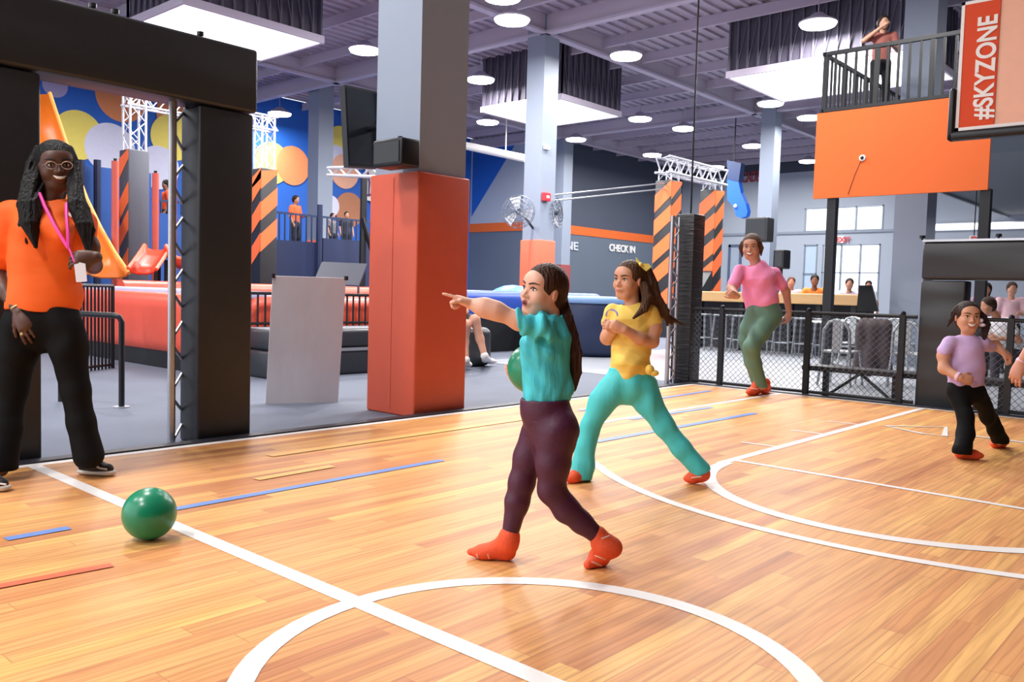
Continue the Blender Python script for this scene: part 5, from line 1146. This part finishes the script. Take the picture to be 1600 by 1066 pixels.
# ================================================================== far side: counter, stools, tables, other visitors
CX = 17.0; ya, yb = 9.82, 6.0
ct = thing('counter', 'long counter with a pale wooden top behind the fence', 'counter', (CX + .3, 7.9, -.03))
obj('countertop', MB().rbox(CX, CX + .7, yb, ya + .4, 1.02, 1.24, .02), wood_top, ct)
for y in (9.6, 8.6, 7.5, 6.9, 6.2): obj('leg', MB().box(CX + .1, CX + .2, y - .05, y + .05, -.024, 1.02), blackm, ct)
obj('back_panel', MB().box(CX + .62, CX + .66, yb, ya + .4, -.024, 1.02), mat('panel_dark', '#2a2c33', .6), ct)
galv = mat('galvanised_steel', '#8f969c', .4, .5)
def stool0(label, loc):
    t = thing('bar_stool', label, 'stool', loc, 'metal bar stools at the wooden counter'); x, y, z = loc
    obj('seat', MB().rbox(x - .17, x + .17, y - .17, y + .17, z + .74, z + .78, .03), galv, t, sm=True)
    for sx in (-1, 1):
        for sy in (-1, 1): obj('leg', MB().tube([(x + sx * .13, y + sy * .13, z + .75), (x + sx * .175, y + sy * .175, z)], [.024, .016], 6), galv, t)
    obj('foot_ring', MB().tube([(x + a * .16, y + b * .16, z + .26) for a, b in ((-1, -1), (1, -1), (1, 1), (-1, 1))], .012, 5, closed=True), galv, t)
    return t
sy_ = [float(OX(px, 500, 16.5)[1]) for px in (1097, 1130, 1160, 1194, 1226, 1258, 1290, 1322)]
lb_ = ['beside the corner pad', 'second from the corner pad', 'just left of the woman in pink', 'at the right arm of the woman in pink', 'right of the woman in pink', 'against the left balcony post', 'right behind the balcony post', 'last at the end of the counter']
st0 = stool0('metal bar stool ' + lb_[0], (16.5, sy_[0], -.024))
for y, l in zip(sy_[1:], lb_[1:]): dup(st0, (16.5, y, -.024), 'metal bar stool ' + l)
# tables and chairs behind the fence
chm = mat('chair_metal', '#b4babd', .35, .4)
def chair0(label, loc):
    t = thing('metal_chair', label, 'chair', loc, 'pale metal cafe chairs'); x, y, z = loc
    obj('seat', MB().rbox(x - .2, x + .2, y - .2, y + .2, z + .44, z + .47, .02), chm, t)
    obj('backrest', MB().tube([(x - .19, y - .18, z + .46), (x - .2, y - .17, z + .74), (x - .2, y - .1, z + .85), (x - .2, y, z + .88), (x - .2, y + .1, z + .85), (x - .2, y + .17, z + .74), (x - .19, y + .18, z + .46)], .022, 6).box(x - .21, x - .19, y - .05, y + .05, z + .46, z + .87), chm, t)
    for sx in (-1, 1):
        for sy in (-1, 1): obj('leg', MB().tube([(x + sx * .18, y + sy * .18, z + .45), (x + sx * .22, y + sy * .22, z)], .018, 6), chm, t)
    return t
cpos = [(1312, 602, 'nearest the left balcony post behind the fence'), (1336, 580, 'left of the draped brown jacket'), (1420, 606, 'right of the draped brown jacket'), (1402, 582, 'close to the wide blue-grey pillar')]
c0 = None
for px, py, l in cpos:
    p = G(px, py, -.024); lab = 'pale metal cafe chair ' + l
    if c0 is None: c0 = chair0(lab, tuple(p))
    else: dup(c0, p, lab)
for px, py, l in ((1298, 572, 'small white cafe table left of the brown jacket'),):
    p = G(px, py, -.024); t = thing('cafe_table', l, 'table', p, 'white cafe tables')
    obj('tabletop', MB().lathe((p[0], p[1], .72), [(.38, 0), (.4, .015), (.38, .03)], 24), white, t); obj('pedestal', MB().lathe((p[0], p[1], -.024), [(.22, 0), (.2, .02), (.035, .05), (.03, .745)], 14), blackm, t)
jb = mat('brown_cloth', '#4c4144', .8, var=.1, bump=.3, bscale=6)
p = G(1366, 600, -.024)
ch = dup(c0, p + [.1, 0, 0], 'pale metal cafe chair under the brown jacket'); px_, py_ = p[0] + .1, p[1]
tag(sdf_obj('draped_jacket', [cap((px_ - .2, py_ - .13, .8), (px_ - .2, py_ + .13, .8), .08, .08, .08), cap((px_ - .22, py_ - .16, .75), (px_ - .22, py_ - .19, .2), .07, .09, .08), cap((px_ - .22, py_ + .16, .75), (px_ - .22, py_ + .19, .2), .07, .09, .08), cap((px_ - .24, py_, .75), (px_ - .24, py_, .2), .08, .1, .08)], .015, jb, None, folds(.012, [(VV(1, .2, 0), 30)], 2)), 'brown jacket draped over a cafe chair behind the fence', 'jacket')
# loudspeaker, screens by the counter
for nm, lab, cat, X, pxa, pxb, pya, pyb, m in (('loudspeaker', 'large black loudspeaker on a pole behind the woman in pink', 'loudspeaker', 18.2, 1163, 1200, 339, 378, black), ('menu_board', 'tall dark board on a pole right of the woman in pink', 'board', 18.4, 1207, 1226, 390, 420, blackm)):
    a, b = OX(pxa, pyb, X), OX(pxb, pya, X); t = thing(nm, lab, cat, (X, (a[1] + b[1]) / 2, -.024))
    obj('cabinet', MB().rbox(X, X + .35, b[1], a[1], a[2], b[2], .03), m, t); obj('pole', MB().tube([(X + .15, (a[1] + b[1]) / 2, -.024), (X + .15, (a[1] + b[1]) / 2, a[2] + .05)], .04, 8), blackm, t)
    obj('screen', MB().box(X - .008, X, b[1] + .05, a[1] - .05, a[2] + .05, b[2] - .05), mat('screen_glass', '#20242b'), t)
# blue framed doorway on the east wall
a, b = E(1136, 460), E(1160, 382); fr = MB().box(XE - .06, XE, b[1], b[1] + .12, 0, b[2]).box(XE - .06, XE, a[1] - .12, a[1], 0, b[2]).box(XE - .06, XE, b[1], a[1], b[2] - .12, b[2])
dr = struct('door_2', fr, mat('door_blue', '#51617e', .5)); obj('panel', MB().box(XE - .03, XE - .01, b[1] + .12, a[1] - .12, 0, b[2] - .12), mat('door_grey', '#9eacbf', .5), dr)
# black draped stand
c4 = [AT(1342, 446, 15.2), AT(1362, 446, 15.2), AT(1372, 487, 15.0), AT(1338, 487, 15.0)]
t = thing('draped_stand', 'black draped stand at the right end of the counter', 'stand', (c4[0][0], c4[0][1], -.024))
obj('drape', MB().prism(c4, (.35, .1, 0)), black, t); obj('pole', MB().tube([(c4[2] + c4[3]) / 2 + [.17, .05, .1], [*(((c4[2] + c4[3]) / 2)[:2] + [.17, .05]), -.024]], .03, 6), blackm, t)
# exit signs
exr = mat('exit_red', '#d8434e', .4)
for px, py, l in ((1312, 374, 'red EXIT sign above the bright glass doors'), (1521, 373, 'red EXIT sign over the far goal')):
    X = XE - .1 if px < 1400 else 24.0
    a, b = OX(px - 7, py + 6, X), OX(px + 7, py - 5, X); t = thing('exit_sign', l, 'sign', (X, (a[1] + b[1]) / 2, a[2]))
    obj('box', MB().box(X, X + .08, b[1], a[1], a[2], b[2]), white, t); h = b[2] - a[2]
    text('letters', 'EXIT', exr, t, (X - .01, a[1] - .04, a[2] + h * .14), (0, -1, 0), (0, 0, 1), h * .98, .004, bold=.012)
    if px > 1400: obj('hanger', MB().tube([(X + .04, (a[1] + b[1]) / 2, b[2]), (X + .04, (a[1] + b[1]) / 2, CZ)], .015, 5), blackm, t)
# low ceiling over the right hand side and its light strip
zs = 4.6; s0 = G(1600, 345, zs)
so_m = mat('soffit_grey', '#6f7580', .6, var=.05)
struct('ceiling_soffit', MB().box(19.5, XE, -14, float(s0[1]), zs, zs + .25), so_m)
struct('trim_6', MB().box(19.5, XE, float(s0[1]), float(s0[1]) + .08, zs - .08, zs + .3), mat('soffit_edge', '#9aa1ad', .5))
a, b = E(1450, 341), E(1560, 361)
t = thing('strip_light', 'long white light strip low on the far wall above the goal', 'lamp', (XE - .2, a[1], a[2])); obj('tube', MB().box(XE - .18, XE - .1, b[1] - 1.5, a[1], b[2] + .1, b[2] + .3), mat('strip_glow', '#ffffff', .5, emit=1.6), t)
obj('bracket', MB().box(XE - .1, XE - .004, b[1] - 1.5, a[1], b[2] + .05, b[2] + .35), steel, t)

# ---------------- visitors further away: same builder, coarser
def visitor(label, base, face, top, legs, skinc, hairc, h=1.65, sit=False, lean=0.0, arm=(0, 0), longhair=False, zb=0.0, res=.018, clothes_name=('shirt', 'trousers'), short=True):
    bx_, by_ = float(base[0]), float(base[1]); f = nz([face[0], face[1], 0]); r = nz(np.cross(f, ZUP)); s = h / 1.65
    t = person(label, (bx_, by_, zb)); O = np.array([bx_, by_, zb])
    hip = .45 if sit else .86
    def Q(x, y, z): y2 = y + max(0, z - hip) * lean; return O + (r * x + f * y2 + ZUP * z) * s
    hz_ = hip + .63; sk = skinmat('skin_v_' + skinc, skinc); hd = Head(Q(0, .02, hz_ + .06), f + ZUP * -.1 * (1 + lean), ZUP + f * lean * .6, .24 * s)
    pr = hd.prims[:7] + [hd.prims[9], hd.prims[12], cap(Q(0, .0, hz_ - .02), Q(0, -.01, hz_ - .14), .05 * s, .055 * s, .02)]
    pr += [cap(Q(0, 0, hip + .4), Q(0, 0, hip), .09 * s, .09 * s, .03)]
    el, wr = [], []
    for i, sg in enumerate((-1, 1)):
        a = arm[i]
        sh = Q(sg * .18, 0, hz_ - .17)
        if a == 0: e_, w_ = Q(sg * .24, -.02, hz_ - .44), Q(sg * .24, .1, hz_ - .66)
        elif a == 1: e_, w_ = Q(sg * .26, .04, hz_ - .42), Q(sg * .12, .26, hz_ - .4)      # bent forward
        else: e_, w_ = Q(sg * .34, .16, hz_ - .28), Q(sg * .06, .22, hz_ - .06)             # hand up at the face
        pr += chain([(sh, .05 * s), (e_, .04 * s), (w_, .028 * s)], .02); hp = []; hand(hp, w_, w_ - e_, f * -.3 - r * sg * .7, s, curl=(25, 28, 30, 34), side=sg); pr += hp; el.append((sh, e_))
    if sit: K = [[Q(sg * .1, 0, .45), Q(sg * .12, .42, .47), Q(sg * .12, .42, .08)] for sg in (-1, 1)]
    else: K = [[Q(sg * .09, 0, .86), Q(sg * .1, .03, .47), Q(sg * .11, 0, .08)] for sg in (-1, 1)]
    for k_ in K: pr += chain([(k_[0], .05 * s), (k_[1], .04 * s), (k_[2], .035 * s)], .02)
    sdf_obj('body', pr, res, sk, t); hm_ = hairmat('hair_v_' + hairc, hairc, hairc)
    ex = [cap(hd.L(0, -.3, 0), hd.L(0, -.35, -.75), .1 * s, .07 * s, .05)] if longhair else []
    sdf_obj('hair', hd.hair(ex), res, hm_, t)
    tm = mat('cloth_' + top, top, .75, var=.06, bump=.1, bscale=8); sp = [cap(Q(0, 0, hip + .36), Q(0, 0, hip - .02), .155 * s, .15 * s, .06, f, .72), cap(el[0][0], el[1][0], .068 * s, .068 * s, .06)] + [cap(a, a + (b - a) * .55, .07 * s, .066 * s, .03) for a, b in el] + [cut(Q(0, 0, hip - .04), -ZUP)] + [cap(hd.L(0, 0, -.4), Q(0, 0, hz_ - .13), .07, .06, .01, op='sub')]
    sdf_obj(clothes_name[0], sp, res, tm, t, folds(.006, [(VV(.3, 1, 0), 25), (VV(1, .2, 0), 30)], 1))
    lm_ = mat('cloth_' + legs, legs, .75, var=.06); lp = [cap(Q(0, 0, hip + .02), Q(0, 0, hip - .04), .145 * s, .15 * s, .04, f, .8)]
    for k_ in K: lp += chain([(k_[0], .088 * s), (k_[1], .07 * s), (k_[2], .055 * s)], .03)
    sdf_obj(clothes_name[1], lp, res, lm_, t)
    for i, k_ in enumerate(K): a_ = k_[2]; sp = []; g_ = a_ * [1, 1, 0] + [0, 0, zb + .04]; foot(sp, a_ + ZUP * .02, g_ - f * .05, g_ + f * .18, 1.15, zmin=zb + .002); sdf_obj('shoe', sp, res * .8, mat('shoe_white', '#e4e2e0', .6) if hash(label) is None else mat('shoe_dark', '#2b2b30', .6), t)
    return t
cam2 = -FW
P_ = OX(1373, 160, 14.35); visitor('woman in a tan top leaning on the balcony railing with a hand at her mouth', P_, (-.85, -.5), '#a9655c', '#1b1c24', '#c99a80', '#2f211c', 1.5, arm=(1, 2), longhair=True, lean=.1, zb=4.17, res=.011)
def at_floor(px, D, z=-.024): q = AT(px, 500, D); return (q[0], q[1])
def on(px, py, D): q = AT(px, py, D); return (q[0], q[1])
visitor('staff member in an orange shirt seated behind the wooden counter', on(1272, 450, 18.6), (-.9, -.4), '#f5842c', '#22242c', '#8a5c46', '#1d1512', 1.66, lean=.25, arm=(1, 1), zb=-.024)
visitor('person in a pale patterned shirt at the counter left of the glass doors', on(1326, 455, 18.4), (-.9, -.4), '#cfc3d6', '#30323c', '#c09078', '#2b1d18', 1.6, lean=.2, arm=(1, 1), zb=-.024)
visitor('person in a light pink shirt at the counter right of the woman in pink', on(1236, 450, 19.2), (-.9, -.4), '#e3b3b8', '#30323c', '#c98e74', '#6b4633', 1.62, arm=(0, 1), zb=-.024)
visitor('person in white standing in the bright doorway', on(1357, 448, 24), (-.9, -.4), '#dfe0e6', '#3a3c46', '#b88468', '#241a16', 1.7, zb=-.02)
visitor('man in a white shirt bending forward behind the far goal opening', on(1594, 480, 12.0), (-.75, .65), '#f0eff0', '#3b3640', '#b78063', '#3a261c', 1.62, sit=True, lean=.7, arm=(1, 1), zb=-.02, res=.012)
visitor('person in a pale pink shirt sitting behind the man in white', on(1580, 465, 14.2), (-.9, -.4), '#eac2cc', '#2d2f38', '#d19c84', '#4a3023', 1.5, arm=(1, 0), zb=-.02, res=.014)
visitor('person in a mauve shirt seen at the left edge of the goal opening', on(1540, 462, 15), (-.9, -.2), '#b08aa8', '#2d2f38', '#c18d74', '#1f1512', 1.5, arm=(0, 1), zb=-.02, res=.014, longhair=True)
visitor('staff member in an orange shirt standing on the blue platform', OY(461, 360, 19.2), (.4, -.9), '#f0602c', '#191a22', '#a8745c', '#2a1d18', 1.5, zb=PT, arm=(1, 0), res=.02)
visitor('staff member in an orange shirt standing beside the coral posts', OY(260, 330, 19.2), (-.9, .2), '#f2582a', '#191a22', '#8c6250', '#16110f', 1.5, zb=PT, res=.02)
visitor('child in grey on the platform right of the mural pillar', OY(519, 360, 19.2), (.2, -.9), '#6c6a70', '#1c1d26', '#b88468', '#1d1512', 1.15, zb=PT, res=.02)
visitor('child in black on the platform beside the black post', OY(541, 360, 19.4), (-.3, -.9), '#26262c', '#1c1d26', '#b88468', '#1d1512', 1.25, zb=PT, res=.02)
# person sitting on the bench, mostly hidden by the big pillar
D0 = 12.0
s_ = G(742, 566); t = person('seated person with bare knees and white shoes half hidden by the big pillar', (*s_[:2], 0))
hd = Head(J(712, 436), VV(.3, 0, .9), ZUP, .25); pr = list(hd.prims) + [cap(J(712, 450), J(712, 470), .05, .055, .02), cap(J(712, 475), J(712, 500, .1), .08, .08, .03)]
K1 = [(J(716, 508, .2), .085), (J(742, 500, -.12), .07), (J(750, 530, -.1), .055), (J(757, 556, -.15), .042)]; K2 = [(J(712, 508, .2), .085), (J(728, 508, -.2), .07), (J(726, 535, -.15), .055), (J(728, 565, -.2), .042)]
pr += chain(K1, .04) + chain(K2, .04); sh2 = [J(700, 468), J(724, 468)]
for sg, q in zip((-1, 1), sh2): pr += chain([(q, .055), (J(712 + sg * 15, 488, -.05), .045), (J(712 + sg * 6, 497, -.2), .03)], .03); hp = []; hand(hp, J(712 + sg * 6, 497, -.2), VV(0, -.5, .8), VV(-sg, 0, 0), 1, side=1); pr += hp
sdf_obj('body', pr, .011, skinmat('skin_leg', '#cf9a82'), t); sdf_obj('hair', hd.hair([]), .012, hm, t)
sdf_obj('shirt', [cap(J(712, 476), J(712, 505, .12), .15, .15, .05, TOCAM, .75), cap(sh2[0], sh2[1], .07, .07, .05), cap(J(712, 440), J(712, 462), .07, .065, .01, op='sub')] + [cap(q, J(712 + sg * 12, 482, -.03), .065, .065, .03) for sg, q in zip((-1, 1), sh2)], .012, black, t)
sdf_obj('shorts', chain([(J(716, 506, .2), .11), (J(734, 501, -.04), .095)], .03) + chain([(J(712, 506, .2), .11), (J(724, 506, -.08), .095)], .03), .012, mat('shorts_dark', '#2a2a30', .7), t)
f1 = []; foot(f1, J(757, 556, -.15), G(754, 569) + [0, 0, .05], G(775, 569) + [0, 0, .04], 1.25); sdf_obj('shoe', f1, .01, mat('shoe_white', '#e9e6e3', .6), t)
f1 = []; foot(f1, J(728, 562, -.2), G(726, 573) + [0, 0, .05], G(735, 575) + [0, 0, .04], 1.2); sdf_obj('shoe', f1, .01, mat('shoe_white', '#e9e6e3'), t)
g_ = G(742, 572, -.03); tb = thing('tumbler', 'mint green drinking tumbler standing by the seated person', 'tumbler', g_); obj('cup', MB().lathe(tuple(g_), [(.045, 0), (.055, .1), (.06, .2)], 18), mat('mint', '#7fc4b0', .4), tb, sm=True); obj('lid', MB().lathe((g_[0], g_[1], g_[2] + .2), [(.062, 0), (.062, .02), (.03, .035)], 18), mat('mint_lid', '#a9d8c9', .4), tb)

# person reaching into the picture at the right edge
D0 = 5.4
t = person('person at the right edge with a pink bracelet, only the hand in view', (*G(1668, 755)[:2], 0))
ska = skinmat('skin_rosy', '#d79a80'); X0 = 1672
hd = Head(J(X0, 420), VV(-.9, 0, .3), ZUP, .235); shA, shB = J(X0 - 22, 475, -.12), J(X0 + 20, 475, .15)
el, wr = J(1622, 528, -.15), J(1594, 568, -.1)
pr = list(hd.prims) + [cap(J(X0, 440), J(X0, 468), .048, .05, .02)] + chain([(shA, .052), (el, .042), (wr, .026)], .03); hp = []; hand(hp, wr, J(1585, 592, -.1) - wr, VV(.6, -.2, -.7), 1.0, curl=(22, 28, 34, 40), side=1, thumb=(38, 18)); pr += hp
pr += chain([(shB, .052), (J(X0 + 35, 535, .2), .042), (J(X0 + 10, 575, .1), .027)], .03) + [cap(J(X0, 485), J(X0, 600), .08, .08, .03)]
hp = []; hand(hp, J(X0 + 10, 575, .1), VV(-.6, -.6, 0), VV(.5, 0, -.5), 1.0, side=-1); pr += hp
K = [[(J(X0, 610), .09), (J(X0 + q, 690, d), .06), (J(X0 + q * 1.3, 775, d), .035)] for q, d in ((-18, -.15), (18, .15))]
for k_ in K: pr += chain(k_, .02)
sdf_obj('body', pr, .006, ska, t); sdf_obj('hair', hd.hair([cap(hd.L(0, -.3, 0), hd.L(0, -.4, -.8), .08, .05, .05)]), .009, hm3, t); hd.face(t, mouth='rest')
sdf_obj('shirt', [cap(J(X0, 495), J(X0, 600), .14, .145, .05, FLATR, .85), cap(shA, shB, .06, .06, .05), cap(shA, J(1640, 500, -.14), .062, .064, .02), cap(shB, J(X0 + 30, 515, .18), .062, .064, .02), cap(J(X0, 430), J(X0, 462), .065, .058, .01, op='sub')], .009, mat('cream_cotton', '#e6dfd2', .7), t)
sdf_obj('trousers', [cap(J(X0, 600), J(X0, 625), .14, .145, .05)] + [q for k_ in K for q in chain([(a, r * 1.45) for a, r in k_], .03)], .009, blk, t)
for k_ in K: a_ = k_[2][0]; g_ = a_ * [1, 1, 0] + [0, 0, .036]; f1 = []; foot(f1, a_, g_ + FLATR * .05, g_ - FLATR * .16, 1.15); sdf_obj('sock', f1, .008, sock_o, t)
band('bracelet', J(1596, 565, -.1), J(1590, 574, -.1), .031, .022, mat('bracelet_pink', '#f0c8e0'), t)
